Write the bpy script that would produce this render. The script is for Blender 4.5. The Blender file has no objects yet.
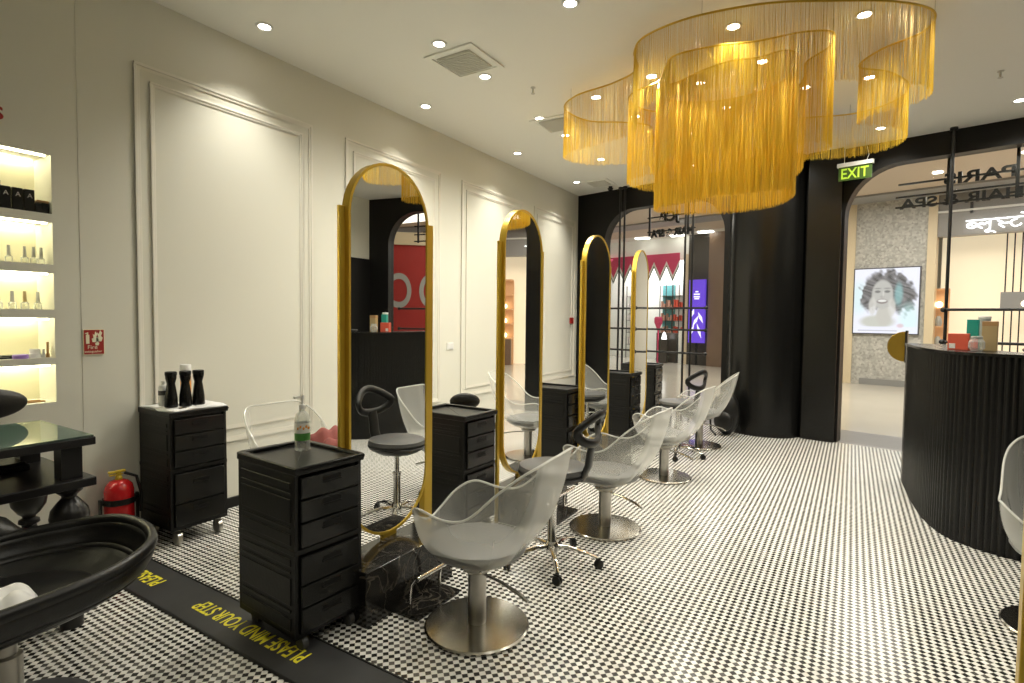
import bpy, bmesh, math, random
from mathutils import Vector, Matrix
random.seed(7)
PI = math.pi
SC = bpy.context.scene
COL = SC.collection
R = math.radians

# ------------------------------------------------------------------ materials
MATS = {}
def mat(name, col, rough=.5, metal=0., emit=None, strength=0., spec=.5, bump=None, noise=None, coat=0.):
    m = bpy.data.materials.new(name); m.use_nodes = True
    nt = m.node_tree; b = nt.nodes['Principled BSDF']
    b.inputs['Base Color'].default_value = (*col, 1)
    b.inputs['Roughness'].default_value = rough
    b.inputs['Metallic'].default_value = metal
    b.inputs['Specular IOR Level'].default_value = spec
    b.inputs['Coat Weight'].default_value = coat
    if emit:
        b.inputs['Emission Color'].default_value = (*emit, 1)
        b.inputs['Emission Strength'].default_value = strength
    if noise:      # (scale, amount) mottling of the base colour
        tc = nt.nodes.new('ShaderNodeTexCoord'); n = nt.nodes.new('ShaderNodeTexNoise')
        n.inputs['Scale'].default_value = noise[0]; n.inputs['Detail'].default_value = 6
        mx = nt.nodes.new('ShaderNodeMix'); mx.data_type = 'RGBA'
        mx.inputs['A'].default_value = (*[c*(1-noise[1]) for c in col], 1)
        mx.inputs['B'].default_value = (*[min(1, c*(1+noise[1])) for c in col], 1)
        nt.links.new(tc.outputs['Object'], n.inputs['Vector'])
        nt.links.new(n.outputs['Fac'], mx.inputs['Factor'])
        nt.links.new(mx.outputs['Result'], b.inputs['Base Color'])
    if bump:       # (scale, strength)
        tc = nt.nodes.new('ShaderNodeTexCoord'); n = nt.nodes.new('ShaderNodeTexNoise')
        n.inputs['Scale'].default_value = bump[0]
        bp = nt.nodes.new('ShaderNodeBump'); bp.inputs['Strength'].default_value = bump[1]; bp.inputs['Distance'].default_value = .01
        nt.links.new(tc.outputs['Object'], n.inputs['Vector']); nt.links.new(n.outputs['Fac'], bp.inputs['Height'])
        nt.links.new(bp.outputs['Normal'], b.inputs['Normal'])
    MATS[name] = m
    return m

mat('wall_paint', (.725, .715, .63), .55, bump=(3, .03))
mat('moulding_paint', (.78, .755, .675), .4)
mat('ceiling_paint', (.82, .81, .75), .6)
mat('black_paint', (.0065, .006, .0055), .45, spec=.28, bump=(40, .03))
mat('black_gloss', (.007, .0068, .0063), .26, spec=.35)
mat('black_plastic', (.009, .0088, .0082), .36, spec=.32, bump=(60, .05))
mat('black_drawer', (.011, .011, .0105), .18, spec=.35)
mat('black_leather', (.010, .0098, .0095), .34, spec=.4, bump=(120, .08))
mat('black_wood', (.012, .011, .011), .3)
mat('grey_cushion', (.19, .19, .185), .45)
mat('dark_cushion', (.10, .10, .098), .4)
mat('chrome', (.80, .79, .77), .12, 1.)
mat('steel', (.50, .48, .44), .28, 1., noise=(9, .25))
mat('brushed_base', (.44, .42, .37), .2, 1., noise=(5, .35))
mat('gold_frame', (.62, .41, .045), .34, .55, coat=.2)
mat('gold_thread', (.66, .43, .022), .45, .25)
mat('brass', (.55, .36, .06), .25, .9)
mat('bronze', (.33, .24, .11), .35, .7)
mat('mirror', (.90, .91, .90), .0, 1.)
mat('white_plastic', (.75, .75, .73), .4)
mat('white_cloth', (.78, .78, .78), .8)
mat('paper_white', (.78, .77, .74), .7)
mat('red_paint', (.55, .012, .015), .25, coat=.4)
mat('red_sign', (.36, .02, .015), .4)
mat('cream_print', (.85, .82, .6), .5)
mat('yellow_print', (.80, .72, .03), .6)
mat('yellow_plastic', (.75, .55, .04), .4)
mat('strip_rubber', (.035, .035, .036), .5, noise=(6, .35))
mat('pink_cloth', (.30, .085, .075), .8)
mat('green_label', (.07, .26, .05), .5)
mat('orange_print', (.75, .32, .04), .5)
mat('white_label', (.80, .80, .76), .5)
mat('teal_box', (.02, .33, .27), .4)
mat('coral_box', (.72, .12, .07), .4)
mat('tan_box', (.45, .33, .16), .6)
mat('grey_tin', (.45, .45, .42), .4)
mat('purple_compact', (.36, .22, .62), .4)
mat('wood_comb', (.42, .24, .10), .5)
mat('vent_grey', (.60, .59, .53), .5)
mat('dark_grey', (.06, .06, .06), .5)
mat('lamp_lens', (1, 1, 1), .4, emit=(1., .92, .78), strength=22)
mat('led_strip', (1, 1, 1), .4, emit=(1., .94, .66), strength=11)
mat('niche_paint', (.82, .78, .58), .5)
mat('exit_face', (.03, .065, .008), .4, emit=(.16, .34, .02), strength=.05)
mat('exit_letter', (.35, .5, .04), .4, emit=(.45, .75, .05), strength=.35)
mat('mall_tile', (.60, .56, .47), .16, noise=(.8, .12))
mat('threshold_stone', (.30, .29, .29), .3, noise=(4, .15))
mat('mall_ceiling', (.80, .78, .72), .6)
mat('mall_beige', (.62, .52, .40), .5)
mat('mall_grey_band', (.30, .30, .29), .4)
mat('mall_white_panel', (1, 1, 1), .4, emit=(1, .97, .9), strength=7)
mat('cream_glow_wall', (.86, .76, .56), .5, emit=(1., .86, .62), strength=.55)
mat('cream_pillar', (.74, .62, .42), .4)
mat('store_fascia', (.26, .25, .23), .35)
mat('sign_white', (1, 1, 1), .4, emit=(.95, .97, 1), strength=3.0)
mat('store_black', (.02, .018, .016), .4)
mat('brown_stone', (.20, .135, .09), .3, noise=(5, .2))
mat('dark_stone', (.07, .062, .05), .3, noise=(4, .2))
mat('banner_purple', (.12, .06, .50), .4, emit=(.16, .07, .85), strength=.55)
mat('banner_white', (.8, .8, .9), .4, emit=(.8, .75, 1), strength=.9)
mat('garland_red', (.66, .07, .16), .6)
mat('garland_white', (.82, .80, .76), .6)
mat('garland_green', (.10, .12, .09), .6)
mat('shop_white_glow', (.80, .80, .74), .5, emit=(.9, .95, .85), strength=.10)  # white surfaces with a faint glow put in for the shop lighting
mat('shop_teal', (.14, .42, .44), .4)
mat('shop_skin', (.62, .36, .26), .5)
mat('hoarding_red', (.42, .035, .03), .5)
mat('hoarding_grey', (.45, .46, .43), .5)
mat('screen_frame', (.10, .10, .11), .4)
mat('rack_black', (.012, .012, .012), .35)
mat('shelf_warm_glow', (.55, .30, .14), .5, emit=(1., .55, .25), strength=.25)  # shelf colour with warm lamp light put in as emission
mat('shelf_lamp', (1, 1, 1), .4, emit=(1, .8, .5), strength=6)

def mat_terrazzo():
    m = mat('terrazzo', (.36, .35, .31), .4); nt = m.node_tree; b = nt.nodes['Principled BSDF']
    tc = nt.nodes.new('ShaderNodeTexCoord'); v = nt.nodes.new('ShaderNodeTexVoronoi'); v.inputs['Scale'].default_value = 22
    r = nt.nodes.new('ShaderNodeValToRGB'); r.color_ramp.elements[0].color = (.34, .335, .31, 1); r.color_ramp.elements[1].color = (.66, .65, .60, 1)
    nt.links.new(tc.outputs['Object'], v.inputs['Vector']); nt.links.new(v.outputs['Color'], r.inputs['Fac'])
    nt.links.new(r.outputs['Color'], b.inputs['Base Color'])
mat_terrazzo()
def mat_marble():
    m = mat('black_marble', (.015, .015, .015), .12); nt = m.node_tree; b = nt.nodes['Principled BSDF']
    tc = nt.nodes.new('ShaderNodeTexCoord'); n = nt.nodes.new('ShaderNodeTexNoise'); n.inputs['Scale'].default_value = 5; n.inputs['Detail'].default_value = 8; n.inputs['Distortion'].default_value = 1.6
    a = nt.nodes.new('ShaderNodeMath'); a.operation = 'SUBTRACT'; a.inputs[1].default_value = .5
    c = nt.nodes.new('ShaderNodeMath'); c.operation = 'ABSOLUTE'
    r = nt.nodes.new('ShaderNodeValToRGB'); r.color_ramp.elements[0].color = (.085, .075, .06, 1); r.color_ramp.elements[1].color = (.014, .013, .012, 1)
    r.color_ramp.elements[1].position = .022
    nt.links.new(tc.outputs['Object'], n.inputs['Vector']); nt.links.new(n.outputs['Fac'], a.inputs[0]); nt.links.new(a.outputs[0], c.inputs[0])
    nt.links.new(c.outputs[0], r.inputs['Fac']); nt.links.new(r.outputs['Color'], b.inputs['Base Color'])
mat_marble()
def mat_checker():
    m = mat('mosaic_floor', (.5, .5, .5), .22); nt = m.node_tree; b = nt.nodes['Principled BSDF']
    L = nt.links; N = nt.nodes.new
    tc = N('ShaderNodeTexCoord'); mp = N('ShaderNodeMapping'); mp.inputs['Rotation'].default_value = (0, 0, R(45))
    mp.inputs['Scale'].default_value = (1/.024, 1/.024, 1/.024); mp.inputs['Location'].default_value = (0, 0, .5)
    L.new(tc.outputs['Object'], mp.inputs['Vector'])
    ck = N('ShaderNodeTexChecker'); ck.inputs['Scale'].default_value = 1
    L.new(mp.outputs['Vector'], ck.inputs['Vector'])
    fl = N('ShaderNodeVectorMath'); fl.operation = 'FLOOR'; L.new(mp.outputs['Vector'], fl.inputs[0])
    wn = N('ShaderNodeTexWhiteNoise'); wn.noise_dimensions = '3D'; L.new(fl.outputs['Vector'], wn.inputs['Vector'])
    rb = N('ShaderNodeValToRGB'); rb.color_ramp.interpolation = 'LINEAR'
    rb.color_ramp.elements[0].color = (.020, .020, .018, 1); rb.color_ramp.elements[1].color = (.11, .105, .095, 1); rb.color_ramp.elements[0].position = .55
    L.new(wn.outputs['Value'], rb.inputs['Fac'])
    rw = N('ShaderNodeValToRGB'); rw.color_ramp.elements[0].color = (.76, .75, .71, 1); rw.color_ramp.elements[1].color = (.86, .85, .81, 1)
    L.new(wn.outputs['Value'], rw.inputs['Fac'])
    L.new(rb.outputs['Color'], ck.inputs['Color1']); L.new(rw.outputs['Color'], ck.inputs['Color2'])
    # pale grout lines
    fr = N('ShaderNodeVectorMath'); fr.operation = 'FRACTION'; L.new(mp.outputs['Vector'], fr.inputs[0])
    sp = N('ShaderNodeSeparateXYZ'); L.new(fr.outputs['Vector'], sp.inputs[0])
    def edge(o):
        s = N('ShaderNodeMath'); s.operation = 'SUBTRACT'; s.inputs[1].default_value = .5; L.new(o, s.inputs[0])
        a = N('ShaderNodeMath'); a.operation = 'ABSOLUTE'; L.new(s.outputs[0], a.inputs[0]); return a.outputs[0]
    mxm = N('ShaderNodeMath'); mxm.operation = 'MAXIMUM'; L.new(edge(sp.outputs['X']), mxm.inputs[0]); L.new(edge(sp.outputs['Y']), mxm.inputs[1])
    gt = N('ShaderNodeMath'); gt.operation = 'GREATER_THAN'; gt.inputs[1].default_value = .465; L.new(mxm.outputs[0], gt.inputs[0])
    mx = N('ShaderNodeMix'); mx.data_type = 'RGBA'; mx.inputs['B'].default_value = (.62, .59, .52, 1)
    L.new(gt.outputs[0], mx.inputs['Factor']); L.new(ck.outputs['Color'], mx.inputs['A']); L.new(mx.outputs['Result'], b.inputs['Base Color'])
mat_checker()
def mat_clear(name, tint, body, alpha_face, alpha_edge, rough=.12):
    """thin translucent sheet: part see-through, part milky gloss"""
    m = bpy.data.materials.new(name); m.use_nodes = True; nt = m.node_tree; nt.nodes.clear(); N = nt.nodes.new; L = nt.links
    o = N('ShaderNodeOutputMaterial'); t = N('ShaderNodeBsdfTransparent'); t.inputs['Color'].default_value = (*tint, 1)
    p = N('ShaderNodeBsdfPrincipled'); p.inputs['Base Color'].default_value = (*body, 1); p.inputs['Roughness'].default_value = rough
    lw = N('ShaderNodeLayerWeight'); lw.inputs['Blend'].default_value = .35
    mr = N('ShaderNodeMapRange'); mr.inputs['To Min'].default_value = alpha_face; mr.inputs['To Max'].default_value = alpha_edge
    mx = N('ShaderNodeMixShader'); L.new(lw.outputs['Facing'], mr.inputs['Value']); L.new(mr.outputs['Result'], mx.inputs['Fac'])
    L.new(t.outputs[0], mx.inputs[1]); L.new(p.outputs[0], mx.inputs[2]); L.new(mx.outputs[0], o.inputs['Surface'])
    MATS[name] = m
mat_clear('acrylic', (.97, .97, .96), (.80, .80, .76), .22, .66)
mat_clear('acrylic_rim', (.97, .97, .95), (.82, .82, .78), .5, .85)
mat_clear('clear_bottle', (.95, .96, .95), (.8, .82, .8), .22, .7, .05)
mat_clear('window_glass', (.97, .98, .97), (.02, .02, .02), .035, .35, .0)
mat_clear('table_glass', (.75, .85, .80), (.10, .16, .14), .35, .85, .03)

# ------------------------------------------------------------------ mesh builder
class MB:
    def __init__(s): s.v = []; s.f = []; s.mi = []; s.cur = 0
    def _add(s, vs, fs):
        b = len(s.v); s.v += [tuple(v) for v in vs]; s.f += [tuple(b+i for i in f) for f in fs]; s.mi += [s.cur]*len(fs); return s
    def box(s, x0, y0, z0, x1, y1, z1, M=None):
        vs = [Vector(p) for p in ((x0,y0,z0),(x1,y0,z0),(x1,y1,z0),(x0,y1,z0),(x0,y0,z1),(x1,y0,z1),(x1,y1,z1),(x0,y1,z1))]
        if M: vs = [M @ v for v in vs]
        return s._add(vs, [(0,3,2,1),(4,5,6,7),(0,1,5,4),(1,2,6,5),(2,3,7,6),(3,0,4,7)])
    def prism(s, poly, z0, z1, M=None):          # poly in xy
        n = len(poly); vs = [Vector((x,y,z0)) for x,y in poly]+[Vector((x,y,z1)) for x,y in poly]
        if M: vs = [M @ v for v in vs]
        return s._add(vs, [tuple(range(n-1,-1,-1)), tuple(range(n,2*n))]+[(i,(i+1)%n,n+(i+1)%n,n+i) for i in range(n)])
    def lathe(s, prof, c=(0,0,0), seg=24, M=None, cap=True, sx=1, sy=1):   # prof [(r,z)]
        vs = []; fs = []; n = len(prof)
        for r, z in prof:
            for k in range(seg):
                a = 2*PI*k/seg; vs.append(Vector((c[0]+r*math.cos(a)*sx, c[1]+r*math.sin(a)*sy, c[2]+z)))
        if M: vs = [M @ v for v in vs]
        for i in range(n-1):
            for k in range(seg): k2 = (k+1)%seg; fs.append((i*seg+k, i*seg+k2, (i+1)*seg+k2, (i+1)*seg+k))
        if cap:
            fs.append(tuple(range(seg-1,-1,-1))); fs.append(tuple((n-1)*seg+k for k in range(seg)))
        return s._add(vs, fs)
    def tube(s, pts, r, seg=10, closed=False, sq=None):
        pts = [Vector(p) for p in pts]; n = len(pts); rr = r if isinstance(r, (list, tuple)) else [r]*n
        up = Vector((0,0,1)); vs = []; fs = []; prev = None
        for i, p in enumerate(pts):
            a = pts[(i-1)%n] if (closed or i) else p; b = pts[(i+1)%n] if (closed or i < n-1) else p
            t = (b-a).normalized()
            if prev is None:
                u = t.cross(up)
                if u.length < .05: u = t.cross(Vector((1,0,0)))
            else: u = prev - t*prev.dot(t)
            u.normalize(); prev = u; w = t.cross(u)
            su, sw = (sq or (1,1))
            for k in range(seg):
                an = 2*PI*k/seg; vs.append(p + u*math.cos(an)*rr[i]*su + w*math.sin(an)*rr[i]*sw)
        m = n if closed else n-1
        for i in range(m):
            j = (i+1)%n
            for k in range(seg): k2 = (k+1)%seg; fs.append((i*seg+k, i*seg+k2, j*seg+k2, j*seg+k))
        if not closed: fs.append(tuple(range(seg-1,-1,-1))); fs.append(tuple((n-1)*seg+k for k in range(seg)))
        return s._add(vs, fs)
    def ball(s, c, r, seg=16, ring=10, sc=(1,1,1), M=None):
        prof = [(max(1e-4, r*math.sin(PI*i/ring)), -r*math.cos(PI*i/ring)*sc[2]) for i in range(ring+1)]
        return s.lathe(prof, c, seg, M, cap=False, sx=sc[0], sy=sc[1])
    def loft(s, rings, closed=True):             # rings: list of lists of points, same length
        n = len(rings[0]); vs = [p for r_ in rings for p in r_]; fs = []
        for i in range(len(rings)-1):
            for k in range(n if closed else n-1):
                k2 = (k+1)%n; fs.append((i*n+k, i*n+k2, (i+1)*n+k2, (i+1)*n+k))
        return s._add(vs, fs)
    def build(s, name, m, parent=None, smooth=False, bevel=0., solid=0., loc=None):
        me = bpy.data.meshes.new(name); me.from_pydata(s.v, [], s.f); me.update()
        for q in (m if isinstance(m, (list, tuple)) else [m]): me.materials.append(MATS[q])
        if isinstance(m, (list, tuple)): me.polygons.foreach_set('material_index', s.mi)
        b = bmesh.new(); b.from_mesh(me); bmesh.ops.remove_doubles(b, verts=b.verts, dist=1e-5); bmesh.ops.recalc_face_normals(b, faces=b.faces); b.to_mesh(me); b.free()
        o = bpy.data.objects.new(name, me); COL.objects.link(o)
        if loc: o.location = loc
        if parent: o.parent = parent
        if smooth:
            for p in me.polygons: p.use_smooth = True
            try:
                me.set_sharp_from_angle(angle=R(38))
            except Exception: pass
        if solid:
            q = o.modifiers.new('thick', 'SOLIDIFY'); q.thickness = solid; q.offset = 0
        if bevel:
            q = o.modifiers.new('bevel', 'BEVEL'); q.width = bevel; q.segments = 2; q.limit_method = 'ANGLE'
        return o

def thing(name, label, cat, loc=(0,0,0), rz=0., group=None):
    o = bpy.data.objects.new(name, None); COL.objects.link(o); o.empty_display_size = .1
    o.location = loc; o.rotation_euler = (0,0,rz); o['label'] = label; o['category'] = cat
    if group: o['group'] = group
    return o
def tag(o, label, cat, group=None):
    o['label'] = label; o['category'] = cat
    if group: o['group'] = group
    return o
def struct(o): o['kind'] = 'structure'; return o
def dup(root, loc, rz, label, group=None):
    r = root.copy(); COL.objects.link(r); r.location = loc; r.rotation_euler = (0,0,rz); r['label'] = label
    if group: r['group'] = group
    def rec(src, dst):
        for ch in [c for c in src.children]:
            c = ch.copy(); COL.objects.link(c); c.parent = dst; rec(ch, c)
    rec(root, r)
    return r
def text(name, body, size, m, parent=None, M=None, extrude=.002, bold=0., align='LEFT', xs=1.):
    cu = bpy.data.curves.new(name, 'FONT'); cu.body = body; cu.size = size; cu.extrude = extrude; cu.offset = bold; cu.align_x = align
    t = bpy.data.objects.new(name+'_tmp', cu); COL.objects.link(t)
    dg = bpy.context.evaluated_depsgraph_get(); me = bpy.data.meshes.new_from_object(t.evaluated_get(dg))
    bpy.data.objects.remove(t); me.name = name
    if xs != 1.: me.transform(Matrix.Diagonal((xs,1,1,1)))
    if M: me.transform(M)
    me.materials.clear(); me.materials.append(MATS[m])
    o = bpy.data.objects.new(name, me); COL.objects.link(o)
    if parent: o.parent = parent
    return o
def catmull(pts, closed=True, sub=12):
    P = [Vector(p) for p in pts]; n = len(P); out = []
    for i in range(n if closed else n-1):
        g = lambda k: P[k % n] if closed else P[max(0, min(n-1, k))]
        a, b, c, d = g(i-1), g(i), g(i+1), g(i+2)
        for j in range(sub):
            t = j/sub; out.append(.5*((2*b)+(c-a)*t+(2*a-5*b+4*c-d)*t*t+(3*b-a-3*c+d)*t**3))
    if not closed: out.append(P[-1])
    return out
def resample(pts, step, closed=True):
    P = pts+[pts[0]] if closed else pts; out = []; acc = 0.
    for a, b in zip(P, P[1:]):
        l = (b-a).length
        while acc < l: out.append(a+(b-a)*(acc/l)); acc += step
        acc -= l
    return out

H_C = 3.49        # ceiling height
XL = -3.95        # panelled wall
XR = 3.0
# entrance wall frame: origin near the pier, u along the wall (to +x), n outwards
E0 = Vector((0.0, 7.64, 0)); EU = Vector((4.39, -.89, 0)).normalized(); EN = Vector((.89, 4.39, 0)).normalized()
EM = Matrix.Translation(E0) @ Matrix(((EU.x, EN.x, 0, 0), (EU.y, EN.y, 0, 0), (0, 0, 1, 0), (0, 0, 0, 1)))
def E(s, t, z=0.): return EM @ Vector((s, t, z))

# ================================================================== THE SHELL
b = MB(); b.box(-4.6, -3.6, -.1, 3.2, 9.0, 0)
# floor outline follows the entrance wall
b = MB(); b.prism([(-4.6, -3.6), (3.2, -3.6), tuple(E(3.3, -.02)[:2]), tuple(E(-4.75, -.02)[:2])], -.1, 0)
struct(b.build('floor', 'mosaic_floor'))
b = MB(); b.prism([(-4.6, -3.6), (3.2, -3.6), tuple(E(3.3, .2)[:2]), tuple(E(-4.75, .2)[:2])], H_C, H_C+.12)
struct(b.build('ceiling', 'ceiling_paint'))
# left wall with the lit niche cut in it
NY0, NY1 = -.35, 1.315
openings = [(2.02, 2.355), (1.73, 1.97), (1.47, 1.68), (1.19, 1.42), (.93, 1.15)]
b = MB()
b.box(-4.6, -3.6, 0, XL, NY0, H_C); b.box(-4.6, NY1, 0, XL, 8.9, H_C)
b.box(-4.6, NY0, 0, XL, NY1, .93); b.box(-4.6, NY0, 2.355, XL, NY1, H_C)
for (a0, a1), (b0, b1) in zip(openings, openings[1:]): b.box(-4.25, NY0, b1, XL, NY1, a0)
b.box(-4.6, -3.6, 0, -4.255, 8.9, H_C)
struct(b.build('wall_left', 'wall_paint'))
b = MB()
b.box(-4.255, NY0, .93, -4.20, NY1, 2.355)
struct(b.build('trim_1', 'niche_paint'))
b = MB(); b.box(XL, 1.445, 0, XL+.002, 1.462, H_C); struct(b.build('trim_2', 'wall_paint'))
# back (behind the camera) and right walls
b = MB(); b.box(-4.6, -3.7, 0, 3.2, -3.6, H_C); struct(b.build('wall_back', 'wall_paint'))
b = MB(); b.box(XR, -3.6, 2.45, XR+.15, 7.3, H_C); struct(b.build('wall_right', 'wall_paint'))
b = MB(); b.box(XR-.02, -3.6, 0, XR+.15, 7.3, 2.45); struct(b.build('wall_right_dado', 'black_paint'))
# baseboard
b = MB(); b.box(XL, 1.46, 0, XL+.02, 8.4, .075); struct(b.build('baseboard_left', 'black_paint'))
# panel mouldings
def moulding(y0, y1, z0, z1, w=.035, d=.015):
    for k, (i, ww, dd) in enumerate(((0, w, d), (.095, w*.8, d*.8))):
        a, c, e, f = y0+i, y1-i, z0+i, z1-i
        for dw, dp in ((ww, dd*.55), (ww*.5, dd)):
            b.box(XL, a, e, XL+dp, c, e+dw); b.box(XL, a, f-dw, XL+dp, c, f)
            b.box(XL, a, e+dw, XL+dp, a+dw, f-dw); b.box(XL, c-dw, e+dw, XL+dp, c, f-dw)
for i, (y0, y1) in enumerate(((1.75, 3.11), (3.47, 4.82), (5.21, 6.60), (6.93, 8.32))):
    b = MB(); moulding(y0, y1, .50, 3.06); struct(b.build('trim_%d' % (i+3), 'moulding_paint', bevel=.004))

# entrance wall, black, with two arch topped openings
def arch(s0, s1, z0, z1, r, n=10):
    p = [(s0, z0), (s1, z0)]
    for k in range(n+1): a = k/n*PI/2; p.append((s1-r+r*math.cos(a), z1-r+r*math.sin(a)))
    for k in range(n+1): a = PI/2+k/n*PI/2; p.append((s0+r+r*math.cos(a), z1-r+r*math.sin(a)))
    return p
def bridge_wall(outer, s0, s1, zt, r, t0, t1, mb):
    """wall field over [outer0,outer1] with an arch opening s0..s1"""
    o0, o1 = outer; A = arch(s0, s1, 0, zt, r)
    # left jamb, right jamb and the spandrel above as strips
    def quadcol(sa, sb, za, zb):
        vs = []
        for t in (t0, t1):
            vs += [EM @ Vector((sa, t, za)), EM @ Vector((sb, t, zb)), EM @ Vector((sb, t, H_C)), EM @ Vector((sa, t, H_C))]
        mb._add(vs, [(0,1,2,3),(7,6,5,4),(0,4,5,1),(1,5,6,2),(2,6,7,3),(3,7,4,0)])
    quadcol(o0, s0, 0, 0); quadcol(s1, o1, 0, 0)
    top = A[2:]; top = sorted(top)
    for (sa, za), (sb, zb) in zip(top, top[1:]):
        if sb-sa > 1e-6: quadcol(sa, sb, za, zb)
O1 = (-3.50, -1.55, 3.16, .5); O2 = (-.12, 2.68, 3.24, .55)
b = MB(); bridge_wall((-4.2, -1.0), O1[0], O1[1], O1[2], O1[3], -.02, .16, b); bridge_wall((-1.0, 3.15), O2[0], O2[1], O2[2], O2[3], -.02, .16, b)
struct(b.build('wall_front', 'black_paint'))
# the rounded pier bulging into the room between the openings
prof = [(-1.52, 0)]
for k in range(21):
    a = PI-k/20*PI; prof.append((-.98+.44*math.cos(a), -.05-.36*math.sin(a)))
prof += [(-.50, -.10), (-.14, -.10), (-.14, 0)]
b = MB(); b.prism([tuple(E(s, t)[:2]) for s, t in prof], 0, H_C); struct(b.build('wall_pier', 'black_gloss', smooth=True))
# panes
for i, o in enumerate((O1, O2)):
    A = arch(*o[:4] and (o[0], o[1], 0, o[2], o[3]))
    Mx = EM @ Matrix(((1,0,0,0),(0,0,-1,.08),(0,1,0,0),(0,0,0,1)))
    b = MB(); b.prism(A, -.004, .004, M=Mx); w = struct(b.build('window_%d' % (i+1), 'window_glass'))
# door pull: brass half disc on the glass
b = MB(); half = [(.0, .17)]+[(.0+.17*math.cos(a), .17*math.sin(a)) for a in [PI/2+PI*k/20 for k in range(1, 20)]]+[(.0, -.17)]
b.prism(half, -.02, .02, M=EM @ Matrix.Translation((.515, .02, 1.18)) @ Matrix.Rotation(R(90), 4, 'X'))
dh = thing('door_pull', 'brass half moon pull plate on the glass entrance door', 'door handle')
b.build('pull_plate', 'brass', dh, bevel=.004)
b = MB(); b.box(.515, -.015, 1.0, .535, .055, 1.36, M=EM); b.build('backing_bar', 'rack_black', dh)

# ================================================================== CAMERA
f, pitch, roll, yaw = 549.134, .0426007, .0112829, .554926
fwd = Vector((-math.sin(yaw)*math.cos(pitch), math.cos(yaw)*math.cos(pitch), -math.sin(pitch)))
r0 = Vector((math.cos(yaw), math.sin(yaw), 0)); u0 = r0.cross(fwd)
r2 = r0*math.cos(roll)+u0*math.sin(roll); u2 = -r0*math.sin(roll)+u0*math.cos(roll)
cam = bpy.data.cameras.new('camera'); co = bpy.data.objects.new('camera', cam); COL.objects.link(co)
cam.sensor_width = 36; cam.lens = f*36/1024; cam.clip_start = .05
M = Matrix((r2, u2, -fwd)).transposed().to_4x4(); M.translation = Vector((0, 0, 1.45)); co.matrix_world = M
SC.camera = co

# ================================================================== LIGHTS
def spot(loc, energy, col=(1., .955, .83), angle=150, blend=1., parent=None, size=.04):
    l = bpy.data.lights.new('spot_lamp', 'SPOT'); l.energy = energy; l.color = col; l.spot_size = R(angle); l.spot_blend = blend; l.shadow_soft_size = size
    o = bpy.data.objects.new('spot_lamp', l); COL.objects.link(o); o.location = loc
    if parent: o.parent = parent
    return o
DL = None
def downlight(x, y, label, energy=42, group=None):
    global DL
    if DL is None:
        t = thing('downlight', label, 'ceiling light', (x, y, H_C), 0, group)
        b = MB(); b.lathe([(.040, -.006), (.052, -.010), (.060, -.004), (.060, .0)], seg=28, cap=False); b.build('trim_ring', 'white_plastic', t, smooth=True)
        b = MB(); b.lathe([(.0415, -.004), (.0415, -.001)], seg=28); b.build('lens', 'lamp_lens', t)
        DL = t
    else: t = dup(DL, (x, y, H_C), 0, label, group)
    for c in list(t.children):
        if c.type == 'LIGHT': bpy.data.objects.remove(c)
    if energy: spot((0, 0, -.02), energy*1.9*(.68 if -2.2 < x < .3 and 4 < y < 7 else 1.), parent=t, angle=100 if x < -3.4 else 155)
    return t
for x, y, l, e in [
    (-3.60, 2.44, 'round ceiling downlight nearest the camera in the row washing the panelled wall', 34),
    (-3.58, 4.14, 'second round ceiling downlight along the panelled wall, left of the slatted square vent', 34),
    (-3.59, 5.87, 'third round ceiling downlight along the panelled wall', 34),
    (-3.57, 7.54, 'last round ceiling downlight along the panelled wall, by the black entrance wall', 34),
    (-2.69, 3.26, 'round ceiling downlight just in front of the nearer square vent', 40),
    (-2.71, 3.89, 'round ceiling downlight just behind the nearer square vent', 40),
    (-2.78, 4.97, 'round ceiling downlight at the near edge of the farther vent', 40),
    (-1.62, 3.28, 'round ceiling downlight left of the gold chandelier at the top edge', 46),
    (1.23, 6.76, 'round ceiling downlight right of the chandelier near the black entrance wall', 46),
    (-2.78, 5.57, 'ceiling downlight at the far left rim of the gold chandelier', 40),
    (-2.80, 6.62, 'ceiling downlight seen below the left lobe of the gold chandelier', 40),
    (-2.07, 4.76, 'ceiling downlight inside the left lobe of the gold chandelier', 36),
    (-1.92, 5.40, 'ceiling downlight behind the left lobe of the chandelier, lower one', 36),
    (-.77, 4.11, 'bright ceiling downlight inside the front lobe of the gold chandelier', 20),
    (0., 4.39, 'ceiling downlight inside the right front lobe of the gold chandelier', 46),
    (-1.50, 4.59, 'ceiling downlight at the left end of the front lobe of the chandelier', 36),
    (-1.18, 4.93, 'ceiling downlight glowing through the upper left of the long gold fringe', 36),
    (-.67, 4.77, 'ceiling downlight glowing through the upper right of the long gold fringe', 36),
    (-.42, 5.48, 'ceiling downlight right of the long fringe, seen through the outer gold fringe', 36),
    (.05, 5.52, 'ceiling downlight in the right lobe of the gold chandelier', 36),
    (.18, 7.01, 'ceiling downlight beyond the right lobe, above the green exit sign', 36),
    (-1.56, 6.19, 'ceiling downlight beyond the chandelier, glowing low left through the long fringe', 36),
    (-1.09, 5.61, 'ceiling downlight glowing through the middle of the long gold fringe', 36),
    (-.84, 7.21, 'ceiling downlight glowing low right through the long gold fringe', 36),
    (-1.83, 7.48, 'ceiling downlight glowing low and centred through the long fringe', 36)]:
    downlight(x, y, l, e)
for x, y, l in [(.9, 3.2, 'added fill downlight over the right of the floor, out of view'), (.9, 1.2, 'added fill downlight over the right foreground, out of view'),  # extra unseen downlights, added as fill light outside the view
                (-.9, 1.4, 'added fill downlight over the middle foreground, out of view'),
                (2.2, 4.8, 'added fill downlight above the reception counter, out of view'), (-.8, -1.4, 'added fill downlight behind the camera, out of view')]:
    downlight(x, y, l, 44 if x > .5 else 15)

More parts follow.
